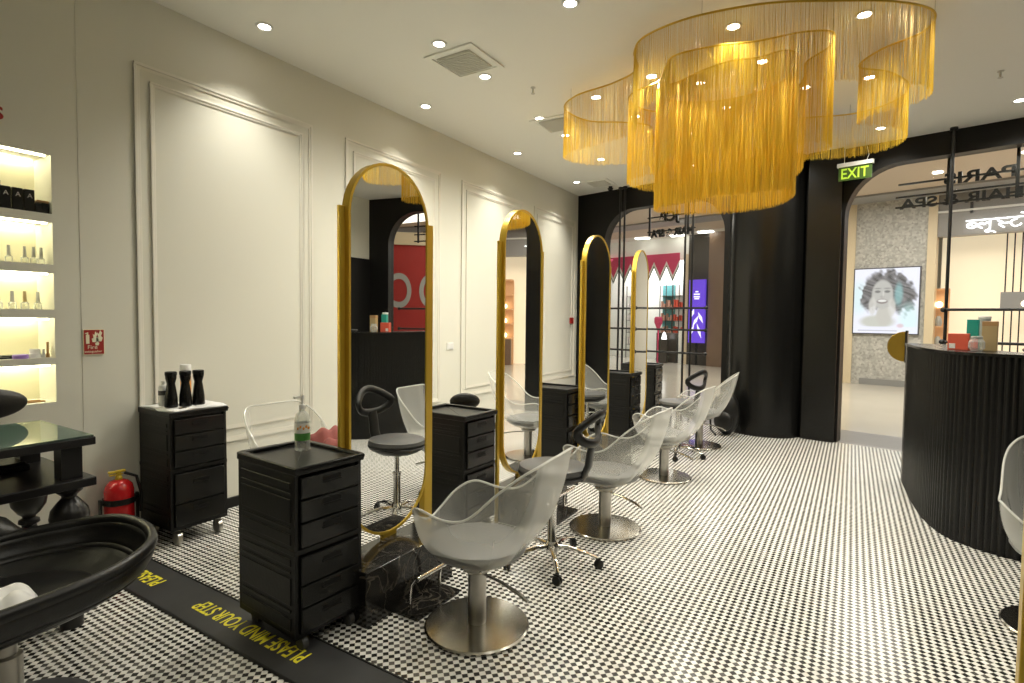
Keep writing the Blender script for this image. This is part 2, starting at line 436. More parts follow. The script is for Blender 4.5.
# lights of the niche
for i, (z0, z1) in enumerate(openings):
    b = MB(); b.box(-4.19, NY0+.02, z1-.012, -4.165, NY1-.02, z1-.002)
    b.box(XL-.03, NY0+.02, z1-.010, XL-.018, NY1-.02, z1-.002)
    o = b.build('light_strip', 'led_strip'); tag(o, 'lit strip under the %s edge of the glowing wall niche' % ['topmost', 'second', 'middle', 'fourth', 'lowest'][i], 'light')

# ================================================================== CEILING FITTINGS
def vent(x, y, lab, s=.46):
    t = thing('ceiling_vent', lab, 'air vent', (x, y, H_C))
    b = MB(); h = s/2
    for (a, c, d, e) in ((-h, -h, h, -h+.045), (-h, h-.045, h, h), (-h, -h+.045, -h+.045, h-.045), (h-.045, -h+.045, h, h-.045)): b.box(a, c, -.012, d, e, 0)
    b.box(-h+.045, -h+.045, -.004, h-.045, h-.045, 0); b.build('vent_frame', 'ceiling_paint', t, bevel=.003)
    b = MB(); g = s*.34
    b.box(-g, -g, -.012, g, g, -.005)
    for k in range(12): q = -g+2*g*(k+.5)/12; b.box(-g, q-.008, -.022, g, q+.004, -.012)
    b.build('grille', 'vent_grey', t)
vent(-2.70, 3.59, 'square slatted ceiling vent nearer the camera')
vent(-2.68, 5.21, 'square slatted ceiling vent partly behind the left edge of the gold chandelier')
vent(-3.30, 7.75, 'small square ceiling vent near the corner of the black entrance wall', .40)
for x, y, lab in ((-2.47, 4.29, 'small sprinkler head hanging from the ceiling between the two vents'), (.95, 5.92, 'small sprinkler head on the ceiling right of the chandelier')):
    b = MB(); b.lathe([(.022, 0), (.022, -.006), (.008, -.008), (.008, -.035), (.003, -.05), (.018, -.052), (.018, -.056)], (0, 0, 0), 14)
    tag(b.build('sprinkler', 'steel', loc=(x, y, H_C)), lab, 'sprinkler')

# ================================================================== CHANDELIER
outer = [(-1.50, 4.22), (-1.75, 4.36), (-2.12, 4.44), (-2.34, 4.66), (-2.28, 5.05), (-1.98, 5.28), (-1.80, 5.50), (-1.86, 5.90), (-1.55, 6.22),
         (-1.05, 6.20), (-.75, 5.98), (-.45, 6.02), (-.05, 6.12), (.25, 5.95), (.33, 5.62), (.18, 5.25), (-.02, 5.03), (.10, 4.80),
         (.34, 4.64), (.37, 4.38), (.16, 4.13), (-.16, 3.93), (-.52, 3.75), (-.95, 3.68), (-1.28, 3.76), (-1.42, 3.94)]
middle = [(-1.30, 4.30), (-1.42, 4.52), (-1.66, 4.62), (-1.76, 4.80), (-1.68, 5.10), (-1.45, 5.25), (-1.40, 5.50), (-1.15, 5.70), (-.80, 5.60),
          (-.55, 5.40), (-.45, 5.20), (-.38, 4.96), (-.36, 4.74), (-.20, 4.55), (-.18, 4.34), (-.36, 4.24), (-.62, 4.22), (-.90, 4.14), (-1.18, 4.14)]
inner = [(-1.46, 4.66), (-1.26, 4.60), (-1.08, 4.50), (-.86, 4.44), (-.66, 4.48), (-.48, 4.46), (-.40, 4.60), (-.46, 4.84), (-.58, 5.05), (-.84, 5.18), (-1.14, 5.16), (-1.38, 5.02), (-1.50, 4.84)]
ch = thing('fringe_chandelier', 'large lobed gold chandelier of hanging thread fringes in three tiers', 'chandelier', (-1.0, 4.9, H_C))
def fringe(ctrl, zb, step, w, jit, name, layers=1, wave=.0):
    zt = 3.40; crv = catmull([Vector((x+1.0, y-4.9, 0)) for x, y in ctrl], True, 14)
    b = MB(); b.tube([p+Vector((0, 0, zt-H_C)) for p in crv], .007, 6, True); fr = b.build('frame_rail', 'gold_frame', ch)
    for p in resample(crv, .45)[:]:
        pass
    for p in resample(crv, .75):
        b = MB(); b.tube([p+Vector((0, 0, zt-H_C)), p+Vector((0, 0, -.001))], .0022, 5); b.build('hanger_wire', 'steel', ch)
    vs = []; fs = []
    for lay in range(layers):
        P = resample(crv, step)
        for i, p in enumerate(P):
            q = p+Vector((random.uniform(-1, 1)*.0025, random.uniform(-1, 1)*.0025+lay*.006, 0))
            a0 = random.random()*2; z0 = zb-H_C+(.075*max(0., min(1., (p.y+.5)/1.0)) if name == 'outer_fringe' else 0.)+random.uniform(-jit, jit)+wave*math.sin(i*.021); z1 = zt-H_C; n = len(vs)
            dx, dy = random.uniform(-.004, .004), random.uniform(-.004, .004)
            ww = w*random.uniform(.9, 1.12)
            for z, ox, oy in ((z1, 0, 0), (z0, dx, dy)):
                for k in range(3): an = a0+k*2*PI/3; vs.append((q.x+ox+ww*math.cos(an), q.y+oy+ww*math.sin(an), z))
            for k in range(3): k2 = (k+1) % 3; fs.append((n+k, n+k2, n+3+k2, n+3+k))
    me = bpy.data.meshes.new(name); me.from_pydata(vs, [], fs); me.materials.append(MATS['gold_thread'])
    o = bpy.data.objects.new(name, me); COL.objects.link(o); o.parent = ch; o['kind'] = 'stuff'
fringe(outer, 2.925, .0036, .0008, .012, 'outer_fringe')
fringe(middle, 2.665, .0032, .00095, .014, 'middle_fringe')
fringe(inner, 2.41, .0030, .0010, .016, 'inner_fringe', 2)

# ================================================================== MIRRORS
def stadium(y0, y1, z0, z1, n=20):
    r = (y1-y0)/2; c = (y0+y1)/2
    return [(c+r*math.cos(a), z1-r+r*math.sin(a)) for a in [PI*k/n for k in range(n+1)]]+[(c+r*math.cos(a), z0+r+r*math.sin(a)) for a in [PI+PI*k/n for k in range(n+1)]]
def make_mirror(label):
    t = thing('standing_mirror', label, 'mirror', (-2.11, 2.15, 0), 0, 'gold mirrors standing along the salon')
    o = stadium(-.298, .296, .285, 2.25); i = stadium(-.284, .282, .299, 2.236)
    b = MB(); x0, x1 = -.024, .024
    b.loft([[Vector((x, p[0], p[1])) for p in L_] for x, L_ in ((x1, i), (x1, o), (x0, o), (x0, i), (x1, i))])
    b.build('frame', 'gold_frame', t, smooth=True)
    j = stadium(-.285, .283, .298, 2.237)
    b = MB(); b.prism([(p[0], p[1]) for p in j], -.019, .019, M=Matrix(((0,0,1,0),(1,0,0,0),(0,1,0,0),(0,0,0,1))))
    b.build('mirror_glass', 'mirror', t)
    for y0, y1, xb in ((-.332, -.299, -.020), (.297, .368, -.040)):
        b = MB(); b.box(xb, y0, 0, .0, y1, 1.985); b.build('post', 'gold_frame', t, bevel=.003)
    b = MB(); b.box(-.012, -.05, .262, .012, .05, .292); b.build('bottom_bracket', 'gold_frame', t)
    return t
m1 = make_mirror('tall gold framed pill mirror nearest the camera, reflecting a black stool')
m1.rotation_euler = (0, 0, R(.5))
for y, rr, l in ((3.535, 2.3, 'second tall gold framed pill mirror, behind the first clear chair'), (4.94, -.4, 'third gold framed pill mirror, its glass reflecting black'),
             (6.22, 4.5, 'farthest gold framed pill mirror, narrow and pale, before the entrance glass')):
    dup(m1, (-2.11, y, 0), R(rr), l, 'gold mirrors standing along the salon')

# plinth with foot rest
def make_plinth(label, y):
    t = thing('footrest_plinth', label, 'footrest', (-1.87, y, 0), 0, 'marble plinths at the styling stations')
    b = MB(); b.box(-.262, -.305, 0, 0, .34, .262); b.build('plinth_block', 'black_marble', t, bevel=.004)
    b = MB(); b.box(.001, -.13, 0, .156, .20, .022); b.build('floor_slab', 'black_marble', t, bevel=.002)
    for yy in (-.08, .14):
        b = MB(); b.tube([(.07, yy, .022), (.068, yy, .09), (.075, yy, .14), (.10, yy, .175), (.135, yy, .19)], .008, 10); b.build('bent_leg', 'chrome', t, smooth=True)
    b = MB(); b.tube([(.135, -.11, .19), (.135, .17, .19)], .011, 12); b.build('foot_bar', 'chrome', t, smooth=True)
    return t
pl = make_plinth('black marble plinth with chrome foot bar under the nearest mirror', 2.07)
for y, l in ((3.53, 'black marble plinth and low slab under the second mirror'), (4.99, 'black marble plinth under the third mirror'), (6.45, 'black marble plinth under the farthest mirror')):
    dup(pl, (-1.87, y, 0), 0, l, 'marble plinths at the styling stations')

# ================================================================== TROLLEYS
def caster(t, x, y, r=.03, m='dark_grey'):
    b = MB(); b.box(x-.012, y-.018, r*1.1, x+.012, y+.018, r*2.2); b.tube([(x, y, r*2), (x, y, r*2.4)], .014, 8)
    b.lathe([(r*.5, -.016), (r, -.013), (r, .013), (r*.5, .016)], seg=16, M=Matrix.Translation((x+.012, y, r)) @ Matrix.Rotation(R(90), 4, 'X'))
    b.build('caster', m, t, smooth=True)
def make_trolley(label, loc, rz=0, h=.78, d=.49, w=.37, drawers=(.09, .09, .10, None, .13, .10, .10), group='black drawer trolleys', cloth=False, zb=.07, cm='dark_grey'):
    """origin on the floor at the near front corner; body runs to -x (depth) and +y (width); drawers face +x"""
    t = thing('drawer_trolley', label, 'trolley', loc, rz, group)
    b = MB(); b.box(-d, 0, zb, -.012, .018, h-.03); b.box(-d, w-.018, zb, -.012, w, h-.03); b.box(-d, 0, zb, -d+.015, w, h-.03); b.box(-d, 0, zb, -.012, w, zb+.02)
    b.box(-d+.02, .02, zb+.02, -.03, w-.02, h-.04)
    n = [x for x in drawers if x is None]
    tot = sum(x if x else .03 for x in drawers); sc = (h-.045-zb-.02)/tot
    z = h-.045; zs = []
    for q in drawers:
        if q is None: zs.append((None, z)); z -= .03*sc
        else: zs.append((z-q*sc, z)); z -= q*sc
    mid = [zz for a, zz in zs if a is None]
    zm = mid[0]-.015*sc if mid else (h+zb)/2
    b.box(-d-.002, -.003, zm-.012, -.010, w+.003, zm+.012)        # rim between the two stacked modules
    for (a, c) in ((zm+.03, h-.07), (zb+.03, zm-.03)):             # grooves and raised panels on each side
        hh = c-a
        for yy, s in ((0, -1), (w, 1)):
            for q0, q1 in ((.0, .18), (.26, .30), (.36, .74), (.80, .84), (.90, 1.)):
                b.box(-d+.03, min(yy, yy+s*.005), a+hh*q0, -.04, max(yy, yy+s*.005), a+hh*q1)
    b.build('carcass', 'black_plastic', t, bevel=.004)
    b = MB()
    b.box(-d-.006, -.006, h-.035, .004, w+.006, h-.014)
    for a in ((-d-.006, -.006, .004, .022), (-d-.006, w-.022, .004, w+.006), (-d-.006, .022, -d+.022, w-.022), (-.024, .022, .004, w-.022)): b.box(a[0], a[1], h-.014, a[2], a[3], h)
    b.build('top_tray', 'black_plastic', t, bevel=.005)
    for a, c in zs:
        if a is None: continue
        b = MB(); b.box(-.012, .022, a+.004, .004, w-.022, c-.004)
        o = b.build('drawer', 'black_drawer', t, bevel=.004)
        zc = a+(c-a)*.66
        b = MB(); b.box(.004, w*.36, zc-.010, .010, w*.64, zc-.004); b.box(.0041, w*.37, zc-.004, .0055, w*.63, zc+.012); b.box(.004, w*.36, zc+.012, .007, w*.64, zc+.015)
        b.build('handle', 'black_paint', o)
    for x in (-d+.05, -.05):
        for y in (.05, w-.05): caster(t, x, y, zb*.42, cm)
    if cloth:
        pass
    return t
T1 = make_trolley('black plastic six drawer trolley in the foreground with a pump bottle on top', (-1.955, 1.455, 0), R(-4), .813, .465, .345, (.09, .09, .10, None, .115, .09, .10))
T0 = make_trolley('black drawer trolley against the wall at left with spray bottles on a white towel', (-3.535, 1.74, 0), R(-1), .845, .405, .355, (.085, .085, .085, None, .16, .12), zb=.10, cm='steel')
for loc, rz, l in (((-2.10, 2.83, 0), -2, 'black drawer trolley between the first and second gold mirrors'),
                   ((-2.155, 4.44, 0), -1, 'black drawer trolley just right of the second gold mirror'),
                   ((-2.055, 5.80, 0), -1, 'black drawer trolley just right of the third gold mirror'),
                   ((-2.20, 7.15, 0), 0, 'farthest black drawer trolley, right of the last mirror')):
    t = dup(T1, loc, R(rz), l, 'black drawer trolleys')
    if loc[1] > 5: t.scale = (1, 1, 1.05)

# ================================================================== CLEAR TUB CHAIRS
RIM = [(0, -.27, 0, .47), (18, -.265, .09, .50), (38, -.235, .185, .565), (58, -.16, .245, .605), (80, -.02, .262, .585), (100, .10, .262, .61),
       (122, .24, .262, .735), (142, .33, .238, .81), (157, .395, .18, .855), (168, .40, .09, .86), (180, .402, 0, .86)]
def rim_points(rim):
    h = [Vector(r[1:]) for r in rim]; full = h+[Vector((p.x, -p.y, p.z)) for p in reversed(h[1:-1])]
    return catmull(full, True, 5)
def shell(rim, zb, c0=(0, 0), out=.92, drop=.0, n=12):
    rp = rim_points(rim); rings = []
    for j in range(n+1):
        t = j/n; ring = []
        for p in rp:
            c = Vector((p.x*out*(.86 if p.x > .25 else 1.), p.y*out*1.06, zb-drop)); a = Vector((c0[0], c0[1], zb))
            ring.append((1-t)**2*a+2*t*(1-t)*c+t*t*p)
        rings.append(ring)
    return rp, rings
def make_tub(label, loc, rz):
    t = thing('salon_chair', label, 'chair', loc, rz, 'clear acrylic salon chairs')
    rp, rings = shell(RIM, .30)
    b = MB(); b.loft(rings[0:]); b.build('acrylic_shell', 'acrylic', t, smooth=True)
    b = MB(); b.tube(rp, .0055, 8, True); b.build('rim_edge', 'acrylic_rim', t, smooth=True)
    b = MB(); b.lathe([(.001, .345), (.15, .345), (.205, .365), (.222, .39), (.215, .412), (.16, .428), (.001, .432)], seg=36, cap=False, sx=1.05, sy=1.0)
    b.build('seat_cushion', 'grey_cushion', t, smooth=True)
    b = MB()
    for k in range(7):
        a = -1.2+k*.4-.6; b.ball((math.cos(a-PI/2)*.175, math.sin(a-PI/2)*.175, .338), .006, 8, 6)
    b.build('fixing_studs', 'chrome', t)
    b = MB(); b.lathe([(.001, .27), (.06, .27), (.075, .285), (.075, .30), (.001, .30)], seg=24, cap=False); b.build('seat_plate', 'steel', t, smooth=True)
    b = MB(); b.lathe([(.043, .018), (.043, .28)], seg=28); b.build('column', 'steel', t, smooth=True)
    b = MB(); b.lathe([(.001, .0), (.238, .0), (.245, .004), (.245, .012), (.238, .018), (.05, .024), (.001, .024)], seg=56, cap=False); b.build('disc_base', 'brushed_base', t, smooth=True)
    b = MB(); b.tube([(.04, -.01, .262), (.14, -.03, .255), (.24, -.05, .235), (.29, -.06, .215)], [.007, .007, .009, .008], 8); b.build('pump_lever', 'chrome', t, smooth=True)
    return t
c1 = make_tub('clear acrylic tub chair on a steel disc base nearest the camera', (-1.46, 2.07, 0), R(5))
for (x, y, rz, l) in ((-1.42, 3.54, -2, 'second clear acrylic tub chair, behind the black loop backed stool'),
                      (-1.44, 5.01, -4, 'third clear acrylic tub chair from the camera, partly behind the second'),
                      (-1.47, 6.50, 6, 'farthest clear acrylic tub chair, beside the black backpack'),
                      (-2.90, 2.26, 178, 'clear tub chair behind the foreground trolley near the panelled wall'),
                      (-2.98, 5.15, 184, 'clear tub chair by the wall, left of the third mirror'),
                      (.90, 3.50, 77, 'clear acrylic tub chair cut by the right edge, before the counter')):
    dup(c1, (x, y, 0), R(rz), l, 'clear acrylic salon chairs')

# ================================================================== STOOLS
def make_stool(label, loc, rz, seat_z=.585):
    t = thing('stool', label, 'stool', loc, rz, 'black wheeled stools with loop backs')
    b = MB(); b.lathe([(.001, seat_z-.075), (.12, seat_z-.072), (.175, seat_z-.05), (.192, seat_z-.02), (.185, seat_z+.002), (.15, seat_z+.012), (.001, seat_z+.010)], seg=36, cap=False, sx=1.08)
    b.build('seat', 'dark_cushion', t, smooth=True)
    b = MB(); b.lathe([(.001, seat_z-.095), (.13, seat_z-.090), (.183, seat_z-.06), (.196, seat_z-.04), (.19, seat_z-.035), (.001, seat_z-.06)], seg=36, cap=False, sx=1.08)
    b.build('seat_pan', 'black_plastic', t, smooth=True)
    # loop back on a broad stem rising at +x
    b = MB(); b.tube([(.12, 0, seat_z-.08), (.19, 0, seat_z-.05), (.225, 0, seat_z+.03), (.235, 0, seat_z+.11), (.25, 0, seat_z+.17)], [.03, .036, .036, .034, .034], 12, sq=(1.25, .5))
    b.build('back_stem', 'black_plastic', t, smooth=True)
    loop = []
    for k in range(32):
        a = 2*PI*k/32; y = .16*math.sin(a)*(1.0 if math.cos(a) > 0 else 1.0-.35*(-math.cos(a))); z = -.085*math.cos(a)
        loop.append((.262+z*-.0+.03*(z+.085)/.17-.10*(y/.16)**2*.6, y, seat_z+.25-z*-1.0))
    b = MB(); b.tube(loop, .024, 12, True, sq=(.75, 1.1)); b.build('loop_back', 'black_plastic', t, smooth=True)
    b = MB(); b.lathe([(.045, .075), (.045, .11), (.030, .13), (.027, .135), (.027, .33), (.031, .335), (.031, .35), (.017, .352), (.017, seat_z-.10), (.05, seat_z-.098), (.05, seat_z-.085)], seg=20); b.build('gas_column', 'chrome', t, smooth=True)
    b = MB(); b.tube([(.03, .02, seat_z-.105), (.12, .10, seat_z-.12)], .008, 8); b.build('height_lever', 'black_plastic', t)
    for k in range(5):
        a = 2*PI*k/5+.25; c, s = math.cos(a), math.sin(a)
        b = MB(); b.tube([(.03*c, .03*s, .10), (.10*c, .10*s, .105), (.20*c, .20*s, .085), (.275*c, .275*s, .062)], [.022, .020, .016, .012], 10, sq=(1, .7))
        lg = b.build('star_leg', 'chrome', t, smooth=True)
        M_ = Matrix.Translation((.28*c, .28*s, .026)) @ Matrix.Rotation(a+.9, 4, 'Z')
        b = MB()
        for q in (-.017, .005): b.lathe([(.012, 0), (.025, .002), (.026, .010), (.012, .012)], seg=14, M=M_ @ Matrix.Rotation(R(90), 4, 'X') @ Matrix.Translation((0, 0, q)))
        b.box(-.02, -.006, .01, .012, .006, .032, M=M_); b.build('caster', 'black_plastic', lg, smooth=True)
    return t
s1 = make_stool('black round stool with loop back between the two nearest clear chairs', (-1.48, 2.86, 0), R(2))
dup(s1, (-1.56, 5.89, 0), R(-20), 'black stool with loop back beyond the third clear chair', 'black wheeled stools with loop backs')


# ================================================================== FOREGROUND BLACK CHAIR
bc = thing('black_armchair', 'low black bowl shaped swivel chair with a white towel, cut off at lower left', 'chair', (-2.46, .66, 0), R(4))
RB = [(0, .0, -.50, .555), (25, .20, -.46, .555), (55, .34, -.26, .555), (85, .355, 0, .555), (110, .325, .20, .56), (140, .235, .35, .57), (160, .125, .41, .585), (180, 0, .425, .59)]
half = [Vector(r_[1:]) for r_ in RB]; full = half+[Vector((-p.x, p.y, p.z)) for p in reversed(half[1:-1])]
rp = catmull(full, True, 6)
def bowl(rp, zb, t0, t1, out=.95, n=8):
    rings = []
    for j in range(n+1):
        t = t0+(t1-t0)*j/n
        rings.append([(1-t)**2*Vector((0, 0, zb))+2*t*(1-t)*Vector((p.x*out, p.y*out, zb-.02))+t*t*p for p in rp])
    return rings
b = MB(); b.loft(bowl(rp, .40, 0, .72)); b.build('seat_bowl', 'black_leather', bc, smooth=True, solid=.03)
# arm band: closed all round except a slot low in the far right side
rg = bowl(rp, .40, .72, 1.0, n=4); b = MB(); n = len(rp)
vs = [p for r_ in rg for p in r_]; fs = []
for i in range(len(rg)-1):
    for k in range(n):
        k2 = (k+1) % n; p = rp[k]
        fs.append((i*n+k, i*n+k2, (i+1)*n+k2, (i+1)*n+k))
b._add(vs, fs); b.build('arm_band', 'black_leather', bc, smooth=True, solid=.034)
b = MB(); b.tube(rp, .019, 12, True, sq=(1., 1.25)); b.build('rolled_rim', 'black_leather', bc, smooth=True)
b = MB(); b.tube([bowl(rp, .40, .72, .72, n=1)[0][k] for k in range(n)], .020, 10, True); b.build('lower_rim', 'black_leather', bc, smooth=True)
b = MB(); b.lathe([(.001, .40), (.20, .41), (.245, .42), (.25, .44), (.22, .455), (.001, .462)], seg=36, cap=False, sx=1.0, sy=1.05); b.build('seat_cushion', 'black_leather', bc, smooth=True)
b = MB()
back = [Vector((-.33, -.25, .60)), Vector((-.36, -.05, .66)), Vector((-.40, .02, .70)), Vector((-.36, .14, .66)), Vector((-.30, .26, .60))]
b = MB()
rings = []
for j in range(7):
    t = j/6; rings.append([Vector((-.355+.02*math.sin(t*PI)-t*.05, -.42+.60*q-.0*t, .555+t*.14*math.sin(min(1, q*1.0)*PI)**.6)) for q in [k/14 for k in range(15)]])
b.loft(rings, closed=False); b.build('backrest', 'black_leather', bc, smooth=True, solid=.04)
b = MB(); b.lathe([(.045, .02), (.045, .26), (.03, .265), (.03, .36), (.12, .37), (.12, .39)], seg=24); b.build('column', 'steel', bc, smooth=True)
b = MB(); b.lathe([(.001, 0), (.25, 0), (.256, .006), (.25, .016), (.05, .024), (.001, .024)], seg=48, cap=False); b.build('disc_base', 'dark_grey', bc, smooth=True)
# towel lying in it
def cloth(name, m, cx, cy, cz, sx, sy, h, fold, parent=None, seed=1, n=28):
    rnd = random.Random(seed); ph = [rnd.uniform(0, 6) for _ in range(6)]; b = MB(); rings = []
    for i in range(n+1):
        u = -1+2*i/n; row = []
        for j in range(n+1):
            v = -1+2*j/n; e = max(0., 1-(u*u)**2)*max(0., 1-(v*v)**2)
            z = h*e**.5*(.72+.28*math.sin(fold*u+ph[0]+.8*math.sin(2*v+ph[1])))+.012*math.sin(9*v+ph[2]+3*u)*e
            row.append(Vector((cx+sx*u*(1+.08*math.sin(3*v+ph[3])), cy+sy*v*(1+.10*math.sin(4*u+ph[4])), cz+max(z, 0))))
        rings.append(row)
    b.loft(rings, closed=False)
    return b.build(name, m, parent, smooth=True, solid=.008)
tw = cloth('towel', 'white_cloth', -2.31, .57, .465, .17, .14, .07, 6, seed=3)
tag(tw, 'crumpled white towel lying on the seat of the black armchair', 'towel')

# ================================================================== DESK with glass top
dk = thing('manicure_table', 'black wooden table with turned legs and a glass top under the lit niche', 'table', (-3.27, .4, 0))
X0, X1, Y0, Y1, ZT = -.33, .31, -.75, .73, .89
b = MB(); b.box(X0, Y0, ZT-.045, X1, Y1, ZT-.008); b.build('table_top', 'black_wood', dk, bevel=.004)
b = MB(); b.box(X0+.01, Y0+.01, ZT-.008, X1-.006, Y1-.006, ZT); b.build('glass_top', 'table_glass', dk, bevel=.001)
b = MB(); b.box(X0, Y0, .655, X1, Y1, .695); b.build('lower_shelf', 'black_wood', dk, bevel=.004)
for x in (X0+.07, X1-.08):
    for y in (Y0+.08, Y1-.08):
        b = MB(); b.box(x-.04, y-.04, .695, x+.04, y+.04, ZT-.045)
        b.lathe([(.055, .655), (.052, .635), (.030, .615), (.028, .605), (.045, .585), (.070, .55), (.076, .515), (.070, .475), (.045, .435), (.028, .42), (.026, .41), (.042, .40), (.044, .385), (.030, .375), (.030, .365)], (x, y, 0), 24, cap=False)
        b.lathe([(.030, .365), (.050, .33), (.058, .28), (.052, .22), (.045, .20), (.040, .18), (.045, .16), (.045, 0)], (x, y, 0), 24)
        b.build('turned_leg', 'black_wood', dk, smooth=True)
o = MB().box(-.09, -.06, 0, .09, .07, .028).box(-.08, -.05, .028, .07, .06, .04).build('black_case', 'black_gloss', loc=(-3.42, .93, .696), bevel=.004)
tag(o, 'flat black case lying on the lower shelf of the table', 'case')
st = thing('desk_stool', 'black stool with padded oval back, behind the table at the left edge', 'stool', (-3.76, .93, 0))
b = MB(); b.ball((0, .0, .975), .135, 28, 16, (.30, 1.45, .62)); b.build('padded_back', 'black_leather', st, smooth=True)
b = MB(); b.tube([(-.01, 0, .92), (-.03, 0, .78), (-.02, 0, .60)], .018, 10); b.build('back_stem', 'black_plastic', st, smooth=True)
b = MB(); b.lathe([(.001, .54), (.12, .54), (.14, .57), (.12, .60), (.001, .605)], seg=28, cap=False); b.build('seat', 'black_leather', st, smooth=True)
b = MB(); b.lathe([(.10, 0), (.10, .02), (.02, .03), (.02, .54)], seg=18); b.build('column', 'chrome', st, smooth=True)

q = dup(st, (-2.62, 3.52, 0), R(-50), 'black padded stool back showing behind the second trolley'); q.scale = (.85, .62, .80)
# fire extinguisher with stand
ex = thing('fire_extinguisher', 'red fire extinguisher in a black stand beside the wall trolley', 'fire extinguisher', (-3.80, 1.565, 0))
b = MB(); b.lathe([(.001, .115), (.070, .115), (.078, .125), (.078, .365), (.070, .40), (.048, .425), (.022, .435), (.001, .435)], seg=32, cap=False); b.build('cylinder', 'red_paint', ex, smooth=True)
b = MB(); b.lathe([(.020, .432), (.020, .45), (.014, .455), (.014, .475)], seg=14); b.box(-.01, -.055, .478, .012, .035, .490); b.box(-.01, -.05, .462, .012, .02, .470); b.build('valve', 'yellow_plastic', ex, bevel=.002)
b = MB(); b.tube([(0, .03, .47), (.03, .085, .44), (.05, .10, .34), (.055, .095, .22)], .009, 8); b.build('hose', 'black_plastic', ex, smooth=True)
b = MB()
b.lathe([(.082, .29), (.086, .29), (.086, .325), (.082, .325)], seg=28, cap=False)
for y in (-.10, .10):
    b.box(-.012, y-.006, 0, .012, y+.006, .33); b.box(-.012, min(y, y*.8), .30, .012, max(y, y*.8), .312)
b.box(-.10, -.106, 0, .09, .106, .012); b.lathe([(.078, .10), (.083, .10), (.083, .114), (.001, .114)], seg=24, cap=False); b.box(-.02, -.10, .09, .02, .10, .10)
b.build('stand', 'black_plastic', ex)
b = MB(); b.lathe([(.0785, .15), (.0785, .26)], seg=32, cap=False); lb = b.build('label_band', 'red_paint', ex, smooth=True)
# fire sign
fs_ = thing('fire_sign', 'small red fire extinguisher sign with white pictograms on the wall', 'sign', (XL+.003, 1.505, 1.275))
b = MB(); b.box(0, -.056, -.078, .004, .056, .078); b.build('sign_plate', 'cream_print', fs_)
b = MB(); b.box(.004, -.052, -.074, .005, .052, .074); b.build('red_field', 'red_sign', fs_)
b = MB(); b.box(.005, -.042, -.01, .006, -.024, .045); b.box(.005, -.037, .045, .006, -.029, .06); b.box(.005, -.046, .05, .006, -.03, .056)
def flame(y, z, s):
    P_ = [(-.012, -.03), (.010, -.03), (.016, -.01), (.008, .0), (.014, .018), (.004, .034), (-.002, .012), (-.010, .02), (-.006, -.005), (-.016, -.01)]
    b.prism([(y+p[0]*s, z+p[1]*s) for p in P_], .005, .006, M=Matrix(((0,0,1,0),(1,0,0,0),(0,1,0,0),(0,0,0,1))))
flame(.004, .03, 1.); flame(.028, .036, 1.1); flame(.016, .0, .7); b.build('pictogram', 'cream_print', fs_)
YZ = Matrix(((0,0,1,0),(1,0,0,0),(0,1,0,0),(0,0,0,1)))      # text plane -> wall facing +x, reading towards +y
text('lettering', 'Fire', .034, 'cream_print', fs_, Matrix.Translation((.005, -.035, -.042)) @ YZ, .0005)
text('lettering', 'extinguisher', .021, 'cream_print', fs_, Matrix.Translation((.005, -.050, -.064)) @ YZ, .0005, xs=.88)
# red wall lettering whose end shows at the left edge
wl = thing('wall_lettering', 'red letters on the wall above the niche, at the left edge', 'lettering', (XL+.002, .530, 2.40))
text('letter_row', 'S', .16, 'red_sign', wl, Matrix.Translation((.0, .57, .22)) @ YZ, .008, align='RIGHT')
text('letter_row', 's', .15, 'red_sign', wl, Matrix.Translation((.0, .585, .09)) @ YZ, .008, align='RIGHT')
# socket, call point
b = MB(); b.box(0, -.06, -.04, .008, .06, .04); b.box(.008, -.045, -.028, .011, .045, .028)
tag(b.build('switch_plate', 'white_plastic', loc=(XL, 5.01, 1.12), bevel=.002), 'white switch plate on the panelled wall between first and second mirrors', 'switch')
b = MB(); b.box(0, -.05, -.05, .03, .05, .05); b.box(.03, -.03, -.03, .034, .03, .03)
tag(b.build('call_point', 'red_sign', loc=(XL, 8.20, 1.42), bevel=.003), 'small red alarm call point on the wall left of the third mirror', 'alarm')

# ================================================================== BOTTLES AND SMALL THINGS
tz = .813-.014
bo = thing('pump_bottle', 'clear pump bottle with green label on the foreground trolley', 'bottle', (-2.255, 1.715, tz))
b = MB(); b.lathe([(.001, 0), (.033, 0), (.036, .006), (.036, .15), (.030, .175), (.014, .19), (.014, .20), (.001, .20)], seg=28, cap=False); b.build('bottle_body', 'clear_bottle', bo, smooth=True)
b = MB(); b.lathe([(.0365, .05), (.0365, .085)], seg=28, cap=False); b.build('green_band', 'green_label', bo, smooth=True)
b = MB(); b.lathe([(.0365, .086), (.0365, .135)], seg=28, cap=False); b.build('paper_label', 'white_label', bo, smooth=True)
b = MB()
for a in range(5): b.ball((.0372*math.cos(a*.35-1.2), .0372*math.sin(a*.35-1.2), .11+.008*(a % 2)), .007, 8, 6, (.3, 1, 1))
b.build('label_flowers', 'orange_print', bo)
b = MB(); b.lathe([(.016, .20), (.016, .22), (.006, .222), (.006, .25), (.012, .252), (.012, .265)], seg=16); b.box(-.008, -.045, .254, .008, .008, .265); b.build('pump_head', 'white_plastic', bo, smooth=True)

